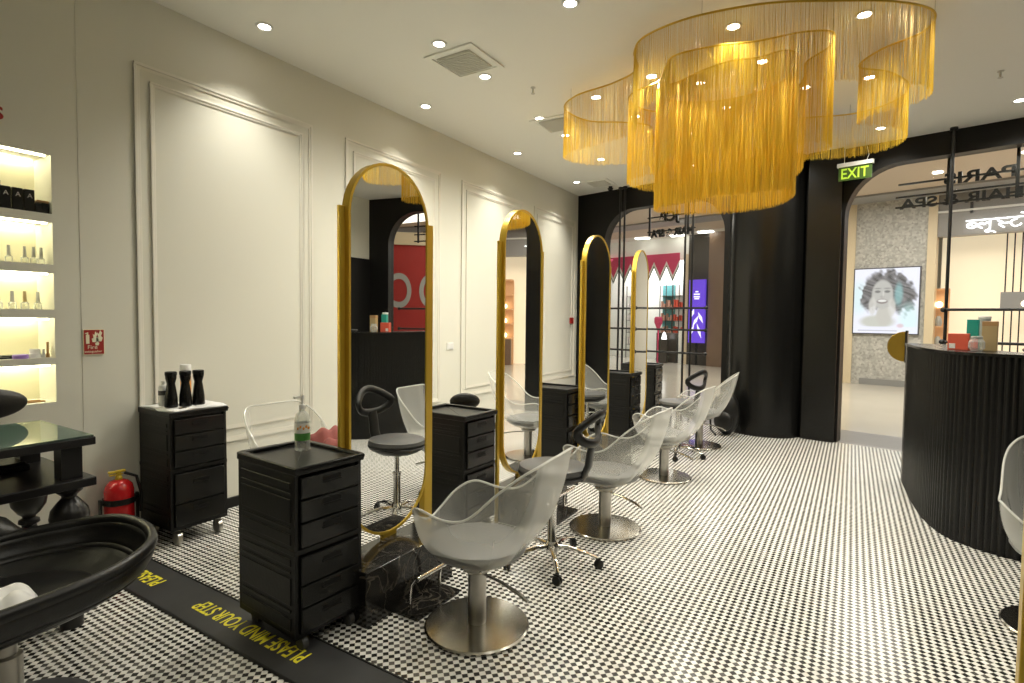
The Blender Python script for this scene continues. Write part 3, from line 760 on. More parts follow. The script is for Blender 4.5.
zt0 = .845
tl = cloth('towel', 'white_cloth', -3.745, 1.935, zt0, .19, .18, .012, 5, seed=9, n=20); tag(tl, 'white towel spread over the top of the wall trolley', 'towel')
def spray(label, x, y, s=1.):
    t = thing('spray_bottle', label, 'bottle', (x, y, zt0+.018), 0, 'black spray bottles on the wall trolley')
    b = MB(); b.lathe([(.001, 0), (.033*s, 0), (.036*s, .006), (.034*s, .06), (.025*s, .13), (.022*s, .15), (.030*s, .185), (.030*s, .20), (.001, .20)], seg=24, cap=False); b.build('bottle_body', 'black_gloss', t, smooth=True)
    b = MB(); b.lathe([(.030*s, .20), (.032*s, .203), (.032*s, .222), (.028*s, .226)], seg=24); b.box(.02, -.010, .19, .046*s, .010, .214); b.build('spray_head', 'black_plastic', t, smooth=True)
    return t
spray('left black spray bottle of three on the wall trolley', -3.645, 1.80, 1.05)
spray('middle black spray bottle of three on the wall trolley', -3.63, 1.88, 1.05)
spray('right black spray bottle of three on the wall trolley', -3.625, 1.96, 1.05)
wb = thing('lotion_bottle', 'white bottle with dark label left of the black spray bottles', 'bottle', (-3.74, 1.80, zt0+.018))
b = MB(); b.lathe([(.001, 0), (.026, 0), (.028, .005), (.028, .12), (.020, .135), (.001, .135)], seg=20, cap=False); b.build('bottle_body', 'white_plastic', wb, smooth=True)
b = MB(); b.lathe([(.0285, .07), (.0285, .10)], seg=20, cap=False); b.build('bottle_label', 'dark_grey', wb, smooth=True)
b = MB(); b.lathe([(.014, .135), (.014, .16)], seg=14); b.build('bottle_cap', 'white_label', wb, smooth=True)
wb = thing('lotion_bottle', 'tall white topped bottle with orange label behind the black spray bottles', 'bottle', (-3.75, 1.945, zt0+.018))
b = MB(); b.lathe([(.001, 0), (.030, 0), (.032, .005), (.032, .17), (.028, .19), (.001, .195)], seg=20, cap=False); b.build('bottle_body', 'wood_comb', wb, smooth=True)
b = MB(); b.lathe([(.0325, .07), (.0325, .15)], seg=20, cap=False); b.build('bottle_label', 'orange_print', wb, smooth=True)
b = MB(); b.lathe([(.034, .19), (.034, .25), (.030, .256)], seg=18); b.build('bottle_cap', 'white_plastic', wb, smooth=True)

pk = cloth('pink_scarf', 'pink_cloth', -2.72, 2.28, .60, .13, .15, .15, 5, seed=5, n=22)
tag(pk, 'dusty pink cloth heaped on the clear chair behind the foreground trolley', 'cloth')

# niche goods
def sbox(x, y, z, w, d, h, m, name, label, cat, group=None, mark=None):
    t = thing(name, label, cat, (x, y, z), 0, group)
    b = MB(); b.box(-d/2, -w/2, 0, d/2, w/2, h); b.build('carton', m, t, bevel=.002)
    if mark: text('printed_letter', mark, h*.28, 'grey_tin', t, Matrix.Translation((d/2+.0006, -w*.22, h*.62)) @ YZ, .0004)
    return t
g = 'black cartons on the top niche shelf'
sbox(-4.03, 1.075, 2.02, .06, .06, .155, 'black_gloss', 'product_carton', 'tall black carton at the left edge of the top niche shelf', 'box', g)
for y, l in ((1.118, 'left'), (1.170, 'middle'), (1.222, 'right')):
    sbox(-4.0, y, 2.02, .046, .05, .125, 'black_gloss', 'product_carton', '%s one of three equal black cartons on the top niche shelf' % l, 'box', g, 'A')
sbox(-4.0, 1.263, 2.02, .032, .05, .055, 'black_gloss', 'product_carton', 'small low black carton beside the tall ones on the top niche shelf', 'box', g)
sbox(-4.0, 1.295, 2.02, .032, .05, .060, 'black_gloss', 'product_carton', 'rightmost small black carton on the top niche shelf', 'box', g)
sbox(-4.03, 1.075, 2.176, .05, .05, .022, 'wood_comb', 'tan_tin', 'tan tin on top of the black carton at the left edge', 'tin')
sbox(-4.0, 1.283, 2.081, .055, .045, .014, 'wood_comb', 'tan_tin', 'flat tan tin on the small black cartons in the top niche', 'tin')
BT = None
def polish(y, z, l, g, s=1., mcap='grey_tin'):
    t = thing('polish_bottle', l, 'bottle', (-4.03, y, z), 0, g)
    b = MB(); b.lathe([(.001, 0), (.015*s, 0), (.016*s, .004), (.016*s, .028*s), (.006*s, .036*s), (.001, .036*s)], seg=14, cap=False); b.build('bottle_body', 'clear_bottle', t, smooth=True)
    b = MB(); b.lathe([(.008*s, .034*s), (.006*s, .085*s)], seg=12); b.build('bottle_cap', mcap, t, smooth=True)
for y, l in ((1.14, 'leftmost'), (1.21, 'second'), (1.25, 'third'), (1.285, 'rightmost')): polish(y, 1.73, '%s small silver capped bottle on the second niche shelf' % l, 'bottles on the second niche shelf', 1.15)
for y, l in ((1.09, 'leftmost'), (1.15, 'second'), (1.205, 'third'), (1.265, 'rightmost')): polish(y, 1.47, '%s small capped bottle on the middle niche shelf' % l, 'bottles on the middle niche shelf', 1.2, 'tan_box' if l == 'third' else 'grey_tin')
o = MB().box(-.04, -.06, 0, .04, .06, .012).box(-.03, -.05, .012, .03, .05, .02).build('makeup_palette', 'black_gloss', loc=(-4.03, 1.14, 1.19), bevel=.003); tag(o, 'flat black palette on the fourth niche shelf', 'palette')
o = MB().lathe([(.032, 0), (.036, .004), (.036, .020), (.032, .024)], seg=24, sx=.8).build('compact', 'purple_compact', loc=(-3.98, 1.165, 1.19), smooth=True); tag(o, 'round purple compact on the fourth niche shelf', 'compact')
o = MB().lathe([(.026, 0), (.028, .004), (.028, .025), (.024, .028), (.024, .05), (.022, .052)], seg=20).build('cream_jar', 'white_plastic', loc=(-4.0, 1.235, 1.19), smooth=True); tag(o, 'white cream jar on the fourth niche shelf', 'jar')
for k, y in enumerate((1.255, 1.275, 1.295)):
    o = MB().lathe([(.009, 0), (.010, .003), (.010, .02), (.006, .026), (.006, .05 if k < 2 else .09)], seg=12).build('nail_vial', 'white_plastic' if k < 2 else 'wood_comb', loc=(-4.0, y, 1.19), smooth=True)
    tag(o, ['first small white vial right of the cream jar', 'second small white vial right of the cream jar', 'thin brown topped vial at the right end of the fourth niche shelf'][k], 'vial')
b = MB(); b.box(-.02, -.07, 0, .02, .07, .008); b.box(-.012, -.05, .008, .012, .05, .014)
tag(b.build('wooden_comb', 'wood_comb', loc=(-4.02, 1.21, .93), bevel=.002), 'flat wooden comb on the lowest niche shelf', 'comb')

# ================================================================== STEP STRIP
sm = thing('step_strip', 'dark grey warning strip with yellow wording laid across the mosaic floor', 'floor strip', (0, 0, 0))
b = MB(); b.box(XL+.02, 1.345, .0, -.9, 1.585, .006); b.build('strip_band', 'strip_rubber', sm)
b = MB(); b.box(XL+.02, 1.337, .0, -.9, 1.345, .009); b.box(XL+.02, 1.585, 0, -.9, 1.593, .009); b.build('strip_edging', 'black_plastic', sm)
for k, x in enumerate((-1.915, -3.115)):
    text('lettering', 'PLEASE MIND YOUR STEP' if k == 0 else 'PLEASE MIND', .112, 'yellow_print', sm, Matrix.Translation((x, 1.502, .0066)) @ Matrix.Rotation(PI, 4, 'Z'), .0004, bold=.0015, xs=.645)

# ================================================================== RECEPTION COUNTER
rc = thing('reception_counter', 'tall curved black fluted reception counter at the right', 'counter')
path = [Vector(p) for p in ((.42, 6.15, 0), (.435, 5.75, 0), (.45, 5.40, 0), (.475, 5.10, 0), (.515, 4.86, 0), (.58, 4.67, 0), (.70, 4.54, 0), (.88, 4.45, 0), (1.15, 4.40, 0), (1.6, 4.38, 0), (2.2, 4.38, 0), (2.9, 4.38, 0))]
cv = catmull(path, False, 16); fine = resample(cv, .0055, False)
def offset(P, d):
    out = []
    for i, p in enumerate(P):
        t = (P[min(i+1, len(P)-1)]-P[max(i-1, 0)]).normalized(); nrm = Vector((t.y, -t.x, 0)); out.append(p-nrm*d*-1)
    return out
ns = offset(fine, 1.); side = [(q-p).normalized() for p, q in zip(fine, ns)]
if (fine[0]+side[0]).x > fine[0].x: side = [-s for s in side]     # outward normal points to the camera side
L_ = 0.; fl = []
cut = 0
for i, p in enumerate(fine):
    ph = (i*.0055 % .036)/.036
    fl.append(p+side[i]*(.010*abs(math.sin(PI*ph))-.006))
    if p.y > 6.05: cut = i
ZC = 1.262
def wallstrip(P, z0, z1, thick, name, m, sm_=False):
    b = MB(); Q = [p-side[k]*thick for k, p in P]; O_ = [p for k, p in P]; n = len(O_); vs = []
    for z in (z0, z1): vs += [p+Vector((0, 0, z)) for p in O_]+[p+Vector((0, 0, z)) for p in Q]
    fs = []
    for i in range(n-1):
        fs += [(i, i+1, 2*n+i+1, 2*n+i), (n+i+1, n+i, 3*n+i, 3*n+i+1), (2*n+i, 2*n+i+1, 3*n+i+1, 3*n+i), (i+1, i, n+i, n+i+1)]
    fs += [(0, 2*n, 3*n, n), (n-1, 2*n-1, 4*n-1, 3*n-1)]
    b._add(vs, fs); return b.build(name, m, rc, smooth=sm_)
wallstrip([(i, fine[i]+side[i]*.002) for i in range(0, cut+1)], .0, ZC-.02, .05, 'end_stile', 'black_gloss', True)
wallstrip([(i, fl[i]) for i in range(cut+1, len(fl))], .0, ZC-.02, .05, 'fluted_front', 'black_gloss', False)
wallstrip([(i, fine[i]+side[i]*.012) for i in range(0, len(fine), 6)], ZC-.02, ZC, .40, 'counter_top', 'black_gloss')
# goods on the counter
def citem(name, label, cat, x, y, parts):
    t = thing(name, label, cat, (x, y, ZC), R(-15))
    for nm, m, mb in parts: mb.build(nm, m, t, bevel=.003)
    return t
citem('coral_box', 'coral red box on the reception counter', 'box', .64, 4.96, [('carton', 'coral_box', MB().box(-.058, -.03, 0, .058, .03, .115)), ('carton_label', 'white_label', MB().box(-.050, -.0315, .01, -.015, -.030, .045))])
citem('glass_jar', 'round glass jar right of the coral box on the counter', 'jar', .72, 4.84, [('jar_body', 'clear_bottle', MB().lathe([(.03, 0), (.045, .02), (.045, .06), (.03, .085)], seg=20)), ('jar_lid', 'grey_tin', MB().lathe([(.032, .085), (.032, .10)], seg=20))])
citem('teal_box', 'teal carton standing behind the glass jar on the counter', 'box', .725, 5.03, [('carton', 'teal_box', MB().box(-.033, -.025, 0, .033, .025, .215)), ('carton_foot', 'coral_box', MB().box(-.0335, -.0255, 0, .0335, -.025, .08))])
citem('tan_box', 'tall tan paper box on the counter, right of the glass jar', 'box', .80, 4.92, [('carton', 'tan_box', MB().box(-.040, -.03, 0, .040, .03, .20)), ('carton_lid', 'wood_comb', MB().box(-.041, -.031, .17, .041, .031, .203))])
citem('grey_tin', 'grey tin between the teal carton and the tan box', 'tin', .80, 5.12, [('tin_body', 'grey_tin', MB().lathe([(.035, 0), (.035, .22)], seg=20)), ('tin_lid', 'white_label', MB().lathe([(.037, .22), (.037, .24)], seg=20))])
citem('small_tray', 'low dark tray at the right of the counter boxes', 'tray', 1.02, 4.75, [('tray_dish', 'dark_grey', MB().lathe([(.07, 0), (.085, .018), (.08, .03), (.06, .012)], seg=28))])

# gold edge at the right margin
o = MB(); gp = thing('gold_stand', 'gold framed low mirror stand cut by the right edge', 'mirror stand', (.0, .0, 0))
b = MB(); b.box(.316, 1.50, 0, .350, 1.53, 1.13); b.build('post', 'gold_frame', gp, bevel=.003)
b = MB(); b.box(.835, 1.72, 0, .87, 1.75, 1.13); b.build('post', 'gold_frame', gp, bevel=.003)
b = MB(); b.prism([(.352, 1.518), (.834, 1.735), (.834, 1.745), (.352, 1.528)], .06, 1.10); b.build('back_panel', 'black_gloss', gp)
b = MB(); b.prism([(.316, 1.50), (.87, 1.72), (.87, 1.75), (.316, 1.53)], 1.131, 1.155); b.build('top_rail', 'gold_frame', gp)

# backpack by the pier
bp = thing('backpack', 'black backpack on the floor against the rounded black pier', 'bag', (-1.33, 7.34, 0), R(-10)); bp.scale = (1.1, 1., 1.15)
b = MB(); b.ball((0, 0, .24), .24, 24, 16, (.62, .52, 1.0)); b.build('bag_body', 'black_leather', bp, smooth=True)
b = MB(); b.ball((.0, -.10, .16), .13, 18, 12, (.85, .45, .9)); b.build('front_pocket', 'black_leather', bp, smooth=True)
b = MB(); b.tube([(-.05, 0, .46), (-.04, 0, .52), (0, 0, .54), (.04, 0, .52), (.05, 0, .46)], .010, 8); b.build('carry_handle', 'black_plastic', bp, smooth=True)
b = MB(); b.tube([(-.10, -.06, .42), (-.15, -.12, .25), (-.12, -.16, .06), (-.05, -.20, .015)], .012, 8); b.build('strap', 'black_plastic', bp, smooth=True)

# ================================================================== ENTRANCE RACKS AND SIGNS
def rack(name, label, posts, rods, s0, s1, t):
    r_ = thing(name, label, 'display rack')
    for s in posts:
        b = MB(); b.tube([E(s, t, 0), E(s, t, H_C-.001)], .016, 12); b.build('pole', 'rack_black', r_, smooth=True)
        b = MB(); b.lathe([(.035, -.03), (.035, 0)], tuple(E(s, t, H_C)), 14); b.build('ceiling_cap', 'rack_black', r_)
    for z in rods:
        b = MB(); b.tube([E(s0, t-.02, z), E(s1, t-.02, z)], .015, 10); b.ball(E(s0, t-.02, z), .028, 12, 8); b.ball(E(s1, t-.02, z), .028, 12, 8); b.build('rod', 'rack_black', r_, smooth=True)
rack('display_rack', 'black pole rack with three rods before the left entrance window', (-3.16, -3.08, -2.08, -1.97), (1.62, 1.31, .98), -3.40, -1.74, -.10)
rack('display_rack', 'black pole rack with two rods above the counter at the right window', (.87,), (1.59, 1.25), .85, 2.4, -.10)

XZ = EM @ Matrix(((1,0,0,0),(0,0,-1,0),(0,1,0,0),(0,0,0,1)))       # text plane -> facing the room
XZR = EM @ Matrix(((-1,0,0,0),(0,0,1,0),(0,1,0,0),(0,0,0,1)))      # facing the mall: reads mirrored from inside
hs = thing('hanging_sign', 'black hanging shop sign read from outside, PARIS above HAIR & SPA, at the right window', 'sign')
def at(s, t, z, Mx): return Matrix.Translation(E(s, t, z)-E0) @ Mx
b = MB()
for z, s0, s1 in ((3.03, .36, 2.3), (2.885, .34, 2.3), (2.77, .34, 2.3)):
    b.box(s0, .205, z-.010, s1, .225, z+.010, M=EM)
for s in (.80, 1.36, 2.2): b.box(s, .19, 2.74, s+.03, .21, 3.3, M=EM)
b.build('sign_rails', 'rack_black', hs)
text('lettering', 'PARIS', .17, 'rack_black', hs, at(1.37, .24, 2.975, XZR), .015, bold=.004, xs=1.42)
text('lettering', 'HAIR & SPA', .155, 'rack_black', hs, at(1.43, .24, 2.755, XZR), .015, bold=.004, xs=1.33)
hs = thing('hanging_sign', 'black hanging shop sign seen from behind at the left entrance window', 'sign')
b = MB()
for z in (3.02, 2.80): b.box(-2.86, .205, z-.009, -2.08, .225, z+.009, M=EM)
for s in (-2.83, -2.20): b.box(s, .19, 2.74, s+.028, .21, 3.4, M=EM)
b.build('sign_rails', 'rack_black', hs)
text('lettering', 'JCB', .20, 'rack_black', hs, at(-2.36, .24, 2.95, XZR), .015, bold=.008)
text('lettering', 'HAIR & SPA', .15, 'rack_black', hs, at(-2.12, .24, 2.725, XZR), .015, bold=.007, xs=.90)

# exit sign
exs = thing('exit_sign', 'green EXIT sign hanging from the ceiling before the black entrance wall', 'exit sign', tuple(E(.01, -.22, -.03)), math.atan2(EU.y, EU.x))
b = MB(); b.box(-.18, -.025, 3.255, .18, .025, 3.30); b.build('sign_housing', 'white_plastic', exs, bevel=.004)
b = MB(); b.box(-.165, -.006, 3.10, .165, .006, 3.255); b.build('sign_face', 'exit_face', exs)
text('lettering', 'EXIT', .165, 'exit_letter', exs, Matrix.Translation((-.145, -.0075, 3.122)) @ Matrix.Rotation(R(90), 4, 'X'), .001, bold=.002, xs=.82)
b = MB(); b.tube([(-.11, 0, 3.30), (-.11, 0, H_C-.002)], .003, 6); b.tube([(.11, 0, 3.30), (.13, 0, 3.36), (.10, 0, H_C-.002)], .003, 6); b.build('hanging_cords', 'white_label', exs)
b = MB(); b.lathe([(.03, 0), (.03, -.02), (.045, -.03), (.03, -.06), (.005, -.068)], seg=18)
tag(b.build('security_camera', 'black_gloss', loc=tuple(E(-3.25, -.25, H_C)), smooth=True), 'small dome security camera in the ceiling corner by the entrance wall', 'camera')

# ================================================================== THE MALL BEYOND
def mall(poly, z0, z1, name, m): b = MB(); b.prism([tuple(E(*q)[:2]) for q in poly], z0, z1); return b.build(name, m)
o = struct(mall([(-5, .9), (8, .9), (8, 16), (-14, 16), (-14, .9)], -.1, -.001, 'floor_mall', 'mall_tile'))
o = struct(mall([(-5, -.019), (5, -.019), (5, .9), (-5, .9)], -.1, 0., 'trim_8', 'threshold_stone'))
struct(mall([(-14, .3), (8, .3), (8, 8.8), (-14, 8.8)], 4.2, 4.3, 'ceiling_mall', 'mall_beige'))
struct(mall([(-14, 8.8), (8, 8.8), (8, 16), (-14, 16)], 4.2, 4.3, 'ceiling_mall_white', 'mall_ceiling'))
struct(mall([(-14, 6.5), (8, 6.5), (8, 7.3), (-14, 7.3)], 4.16, 4.199, 'trim_9', 'mall_grey_band'))
struct(mall([(-14, .25), (8, .25), (8, .35), (-14, .35)], H_C-.1, 4.3, 'wall_mall_bulkhead', 'mall_beige'))
struct(mall([(-14.1, 0), (-14, 0), (-14, 16), (-14.1, 16)], -.1, 4.3, 'wall_mall_left', 'mall_ceiling'))
struct(mall([(-14, 16), (8, 16), (8, 16.1), (-14, 16.1)], -.1, 4.3, 'wall_mall_far', 'mall_ceiling'))
for s, t in ((-8.1, 9.1), (-5.9, 9.1), (-6.9, 9.25)):
    b = MB(); b.box(-.22, -.12, -.02, .22, .12, 0); tag(b.build('ceiling_panel', 'mall_white_panel', loc=tuple(E(s, t, 4.19))), 'bright rectangular lamp in the white mall ceiling beyond the left window', 'ceiling light', 'lamps in the white mall ceiling')
for s, t in ((.35, 3.2), (1.4, 4.6), (.2, 5.2), (2.2, 3.4), (-2.6, 3.0), (3.4, 5.2)):
    b = MB(); b.lathe([(.08, -.015), (.08, 0)], seg=20); tag(b.build('mall_downlight', 'mall_white_panel', loc=tuple(E(s, t, 4.199))), 'round downlight in the beige mall ceiling outside the entrance', 'ceiling light', 'downlights in the beige mall ceiling')
def area(loc, sx, sy, e, col):
    l = bpy.data.lights.new('mall_lamp', 'AREA'); l.shape = 'RECTANGLE'; l.size = sx; l.size_y = sy; l.energy = e; l.color = col
    o = bpy.data.objects.new('mall_lamp', l); COL.objects.link(o); o.location = loc; return o
area(tuple(E(-6, 5, 4.12)), 5, 3, 160, (1, .95, .86)); area(tuple(E(-8.4, 10.4, 3.6)), 3, 1.4, 130, (.97, .98, 1))
area(tuple(E(.5, 4.2, 4.12)), 5, 3, 260, (1, .95, .87)); area(tuple(E(5.5, 4, 4.12)), 3, 3, 50, (1, .94, .85))

# terrazzo wall with the poster screen
T = 7.50
struct(mall([(-1.52, T), (-0.16, T), (-0.16, T+.3), (-1.52, T+.3)], 0, 4.2, 'wall_terrazzo', 'terrazzo'))
struct(mall([(-1.74, T-.05), (-1.52, T-.05), (-1.52, T+.3), (-1.74, T+.3)], 0, 4.2, 'trim_10', 'cream_pillar'))
struct(mall([(-1.35, T-.03), (-0.16, T-.03), (-0.16, T), (-1.35, T)], 0, .14, 'baseboard_terrazzo', 'mall_grey_band'))
struct(mall([(-0.16, T-.06), (0.00, T-.06), (0.00, T+.3), (-0.16, T+.3)], 0, 4.2, 'trim_11', 'cream_pillar'))
sc_ = thing('poster_screen', 'lit black and white portrait poster of a curly haired woman on the grey wall', 'poster', tuple(E(-.885, T-.03, 1.935)), math.atan2(EU.y, EU.x))
b = MB(); b.box(-.64, -.03, -.76, .64, .029, .76); b.build('screen_case', 'screen_frame', sc_, bevel=.004)
# the picture: shades computed per vertex
def sm01(x): x = max(0., min(1., x)); return x*x*(3-2*x)
def ell(u, v, cx, cy, rx, ry, soft=.15):
    d = math.sqrt(((u-cx)/rx)**2+((v-cy)/ry)**2); return sm01((1+soft-d)/(2*soft))
def portrait(u, v):            # u,v in 0..1, v up
    c = Vector((.80, .80, .92))
    def mix(a, k, col): return a*(1-k)+Vector(col)*k
    c = mix(c, ell(u, v, .08, .55, .14, .25, .5)*.5, (.55, .80, .78))
    wob = .05*math.sin(26*u+9*v)*math.sin(19*v-7*u)+.03*math.sin(60*u+31*v)*math.sin(47*v)
    hair = max(ell(u+wob, v+wob, .50, .70, .36, .27, .16), ell(u+wob, v-wob, .25, .58, .15, .22, .2), ell(u-wob, v+wob, .76, .56, .19, .25, .2))
    tone = .12+.08*math.sin(40*u+14*math.sin(9*v))*math.sin(33*v+8*u)
    c = mix(c, hair, (tone*1.08, tone*1.04, tone*1.10))
    c = mix(c, ell(u, v, .38, .18, .27, .10, .3)*.7, (.42, .42, .30))
    c = mix(c, ell(u, v, .48, .28, .12, .16, .25), (.52, .50, .46))
    c = mix(c, ell(u, v, .45, .60, .165, .225, .12), (.46, .45, .43))
    c = mix(c, ell(u, v, .30, .42, .06, .14, .3)*.8, (.60, .58, .55)); c = mix(c, ell(u, v, .60, .40, .06, .14, .3)*.8, (.60, .58, .54))
    for ex_ in (.375, .525):
        c = mix(c, ell(u, v, ex_, .645, .045, .020, .4)*.85, (.10, .10, .10)); c = mix(c, ell(u, v, ex_, .695, .055, .012, .5)*.6, (.16, .15, .15))
    c = mix(c, ell(u, v, .45, .565, .035, .018, .5)*.5, (.30, .28, .27)); c = mix(c, ell(u, v, .465, .61, .012, .05, .6)*.3, (.85, .83, .80))
    c = mix(c, ell(u, v, .45, .495, .085, .038, .2)*.85, (.17, .13, .13)); c = mix(c, ell(u, v, .45, .503, .068, .020, .25), (.74, .73, .71))
    c = mix(c, ell(u, v, .70, .60, .06, .16, .5)*.55, (.30, .60, .62)); c = mix(c, ell(u, v, .86, .22, .14, .22, .5)*.5, (.55, .85, .85))
    if v < .105: c = mix(c, .8, (.80, .80, .93))
    c = mix(c, ell(u, v, .74, .12, .05, .03, .5)*.6, (.65, .35, .40))
    if .035 < v < .05 and .08 < u < .70: c = mix(c, .6, (.35, .35, .40))
    return c
n = 110; vs = []; fs = []; cl = []
for j in range(n+1):
    for i in range(n+1):
        u, v = i/n, j/n; vs.append((-.615+1.23*u, -.0315, -.735+1.47*v)); cl.append(portrait(u, v))
for j in range(n):
    for i in range(n): a = j*(n+1)+i; fs.append((a, a+1, a+n+2, a+n+1))
me = bpy.data.meshes.new('portrait_picture'); me.from_pydata(vs, [], fs)
ca = me.color_attributes.new('shade', 'FLOAT_COLOR', 'POINT')
for i, c in enumerate(cl): ca.data[i].color = (c.x, c.y, c.z, 1)
pm = bpy.data.materials.new('portrait'); pm.use_nodes = True; nt = pm.node_tree; p = nt.nodes['Principled BSDF']; at_ = nt.nodes.new('ShaderNodeAttribute'); at_.attribute_name = 'shade'
nt.links.new(at_.outputs['Color'], p.inputs['Emission Color']); p.inputs['Emission Strength'].default_value = 1.1; p.inputs['Base Color'].default_value = (.05, .05, .05, 1)
me.materials.append(pm); o = bpy.data.objects.new('portrait_picture', me); COL.objects.link(o); o.parent = sc_

# jewellery shop with the white script sign
struct(mall([(0.00, T), (6.10, T), (6.10, T+.25), (0.00, T+.25)], 3.30, 4.2, 'wall_store_fascia', 'store_fascia'))
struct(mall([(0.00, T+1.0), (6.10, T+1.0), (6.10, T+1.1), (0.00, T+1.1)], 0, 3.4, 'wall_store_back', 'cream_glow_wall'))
struct(mall([(0.00, T-.06), (6.10, T-.06), (6.10, T), (0.00, T)], 3.80, 3.84, 'trim_12', 'white_label'))
ss = thing('shop_sign', 'white glowing Devanagari shop sign on the grey fascia', 'sign', (0, 0, 0))
def stroke(b, pts, r=.026, sub=5, curved=True):
    P_ = [Vector((x, y, 0)) for x, y in pts]; P_ = catmull(P_, False, sub) if curved and len(P_) > 2 else P_
    b.tube(P_, r, 8, sq=(1, .6))
def circ(cx, cy, rx, ry, a0, a1, n=9): return [(cx+rx*math.cos(R(a0+(a1-a0)*k/(n-1))), cy+ry*math.sin(R(a0+(a1-a0)*k/(n-1)))) for k in range(n)]
SX, SZ = .47, 3.385       # start of the word, base line
SM = at(SX, T-.04 , SZ, XZ) if False else Matrix.Translation(E(SX, T-.05, SZ)-E0) @ XZ @ Matrix.Diagonal((.585, .50/.82, .6, 1))
b = MB(); hl = .40
stroke(b, [(0, hl), (2.35, hl)], .024, curved=False)                                           # headline
stroke(b, circ(.17, .20, .13, .11, 0, 360, 13), .024); stroke(b, [(.07, .28), (.27, .12)], .02, curved=False); stroke(b, [(.30, .20), (.42, .22)], .024, curved=False)   # half ba
stroke(b, [(.66, hl), (.66, 0)], .024, curved=False); stroke(b, [(.66, .20), (.58, .28), (.50, .20), (.44, .28), (.36, .22), (.36, .12), (.46, .06)], .024)             # la
stroke(b, [(.66, .0), (.54, -.05), (.60, -.12), (.70, -.08), (.82, -.16)], .022)                                                                                       # uu sign
stroke(b, [(.86, hl), (.88, .30), (.98, .24), (.90, .16), (1.04, .02)], .024); stroke(b, [(.96, .20), (1.16, .20)], .024, curved=False)                              # half sa
stroke(b, [(1.34, hl), (1.34, .32), (1.24, .28), (1.20, .16), (1.30, .04), (1.44, .08), (1.46, .14)], .024)                                                           # tta
stroke(b, [(1.62, hl), (1.62, 0)], .024, curved=False); stroke(b, [(1.62, hl), (1.56, .52), (1.44, .56)], .022)                                                       # o sign
stroke(b, [(2.10, hl), (2.10, 0)], .024, curved=False); stroke(b, [(2.10, .20), (1.90, .20)], .024, curved=False); stroke(b, circ(1.86, .18, .05, .05, 0, 360, 9), .02)  # na
me_b = MB(); me_b.v = [tuple(SM @ Vector((v[0]*1.0, v[1]*.82, v[2]))) for v in b.v]; me_b.f = b.f; me_b.mi = b.mi
me_b.build('script_lettering', 'sign_white', ss)
b = MB(); b.box(SX+.06, T-.045, 3.755, SX+.11, T-.004, 3.98, M=EM); b.build('sign_bracket', 'rack_black', ss)
# shop interior
for k, s in enumerate((1.12, 1.24, 1.36)):
    b = MB(); b.tube([E(s, T+.45, 0), E(s, T+.45, 3.4)], .012, 8); tag(b.build('hanging_rod', 'rack_black'), ['leftmost', 'middle', 'rightmost'][k]+' of the three thin black rods inside the cream shop', 'rod', 'black rods in the cream shop')
pf = thing('shop_picture', 'small dim framed picture hanging before the rods in the cream shop', 'picture', tuple(E(1.32, T+.25, 1.92)), math.atan2(EU.y, EU.x))
b = MB(); b.box(-.26, -.015, -.18, .40, .015, .18); b.build('picture_board', 'mall_grey_band', pf)
b = MB(); b.ball((.12, -.02, -.06), .06, 12, 8, (1, .2, 1)); b.build('bright_spot', 'shelf_lamp', pf)
sh = thing('display_shelf', 'narrow glowing display shelf at the left edge of the cream shop', 'shelf', tuple(E(-.0, T+.35, 0)), math.atan2(EU.y, EU.x))
b = MB(); b.box(-.10, .1, .0, .22, .15, 2.2)
for z in (.9, 1.35, 1.75, 2.18): b.box(-.10, -.1, z, .22, .1, z+.025)
b.build('shelf_frame', 'shelf_warm_glow', sh)
for z, m in ((1.375, 'hoarding_grey'), (1.775, 'shelf_lamp'), (.925, 'hoarding_grey')):
    b = MB(); b.lathe([(.001, 0), (.05, 0), (.07, .08), (.045, .2), (.02, .23), (.001, .23)], (.05, 0, z), 16, cap=False) if m != 'shelf_lamp' else b.ball((.05, 0, z+.08), .065, 14, 10)
    b.build('displayed_piece', m, sh, smooth=True)
for k, s in enumerate((2.6, 3.4, 4.2)):
    d = thing('jewellery_case', '%s tall warm lit display case seen only in the second mirror' % ['nearer', 'middle', 'farther'][k], 'display case', tuple(E(s, T+.5, 0)), math.atan2(EU.y, EU.x))
    b = MB(); b.box(-.25, .1, 0, .25, .16, 2.6)
    for z in (.8, 1.25, 1.7, 2.15, 2.6): b.box(-.25, -.15, z, .25, .1, z+.04)
    b.build('case_frame', 'shelf_warm_glow', d)
    b = MB(); b.box(-.25, -.16, 0, .25, -.1, .8); b.build('case_drawer_front', 'brown_stone', d)
    for z in (.84, 1.29, 1.74):
        b = MB(); b.ball((0, 0, z+.08), .07, 12, 8); b.build('lit_piece', 'shelf_lamp', d)
# shops seen through the left window
U0 = 9.6        # their distance beyond the entrance wall
def mbx(name, m, s0, s1, t0, t1, z0, z1, kind=None, lab=None, cat=None):
    b = MB(); b.box(s0, t0, z0, s1, t1, z1, M=EM); o = b.build(name, m)
    if lab: tag(o, lab, cat)
    else: struct(o)
    return o
mbx('wall_shop', 'shop_white_glow', -14, -6.2, U0+1.6, U0+1.7, 0, 3.7)
mbx('wall_shop_header', 'shop_white_glow', -14, -6.6, U0-.02, U0+.1, 3.45, 4.2)
mbx('trim_13', 'cream_pillar', -6.80, -6.62, U0-.05, U0+.2, 0, 3.6)
mbx('wall_dark_pier', 'dark_stone', -6.62, -5.85, U0-.1, U0+.5, 0, 4.2)
mbx('wall_brown_stone', 'brown_stone', -5.88, -3.6, U0-.25, U0+.5, 0, 4.2)
mbx('wall_mall_center', 'mall_ceiling', -3.6, -1.6, T+.5, T+.7, 0, 4.2)
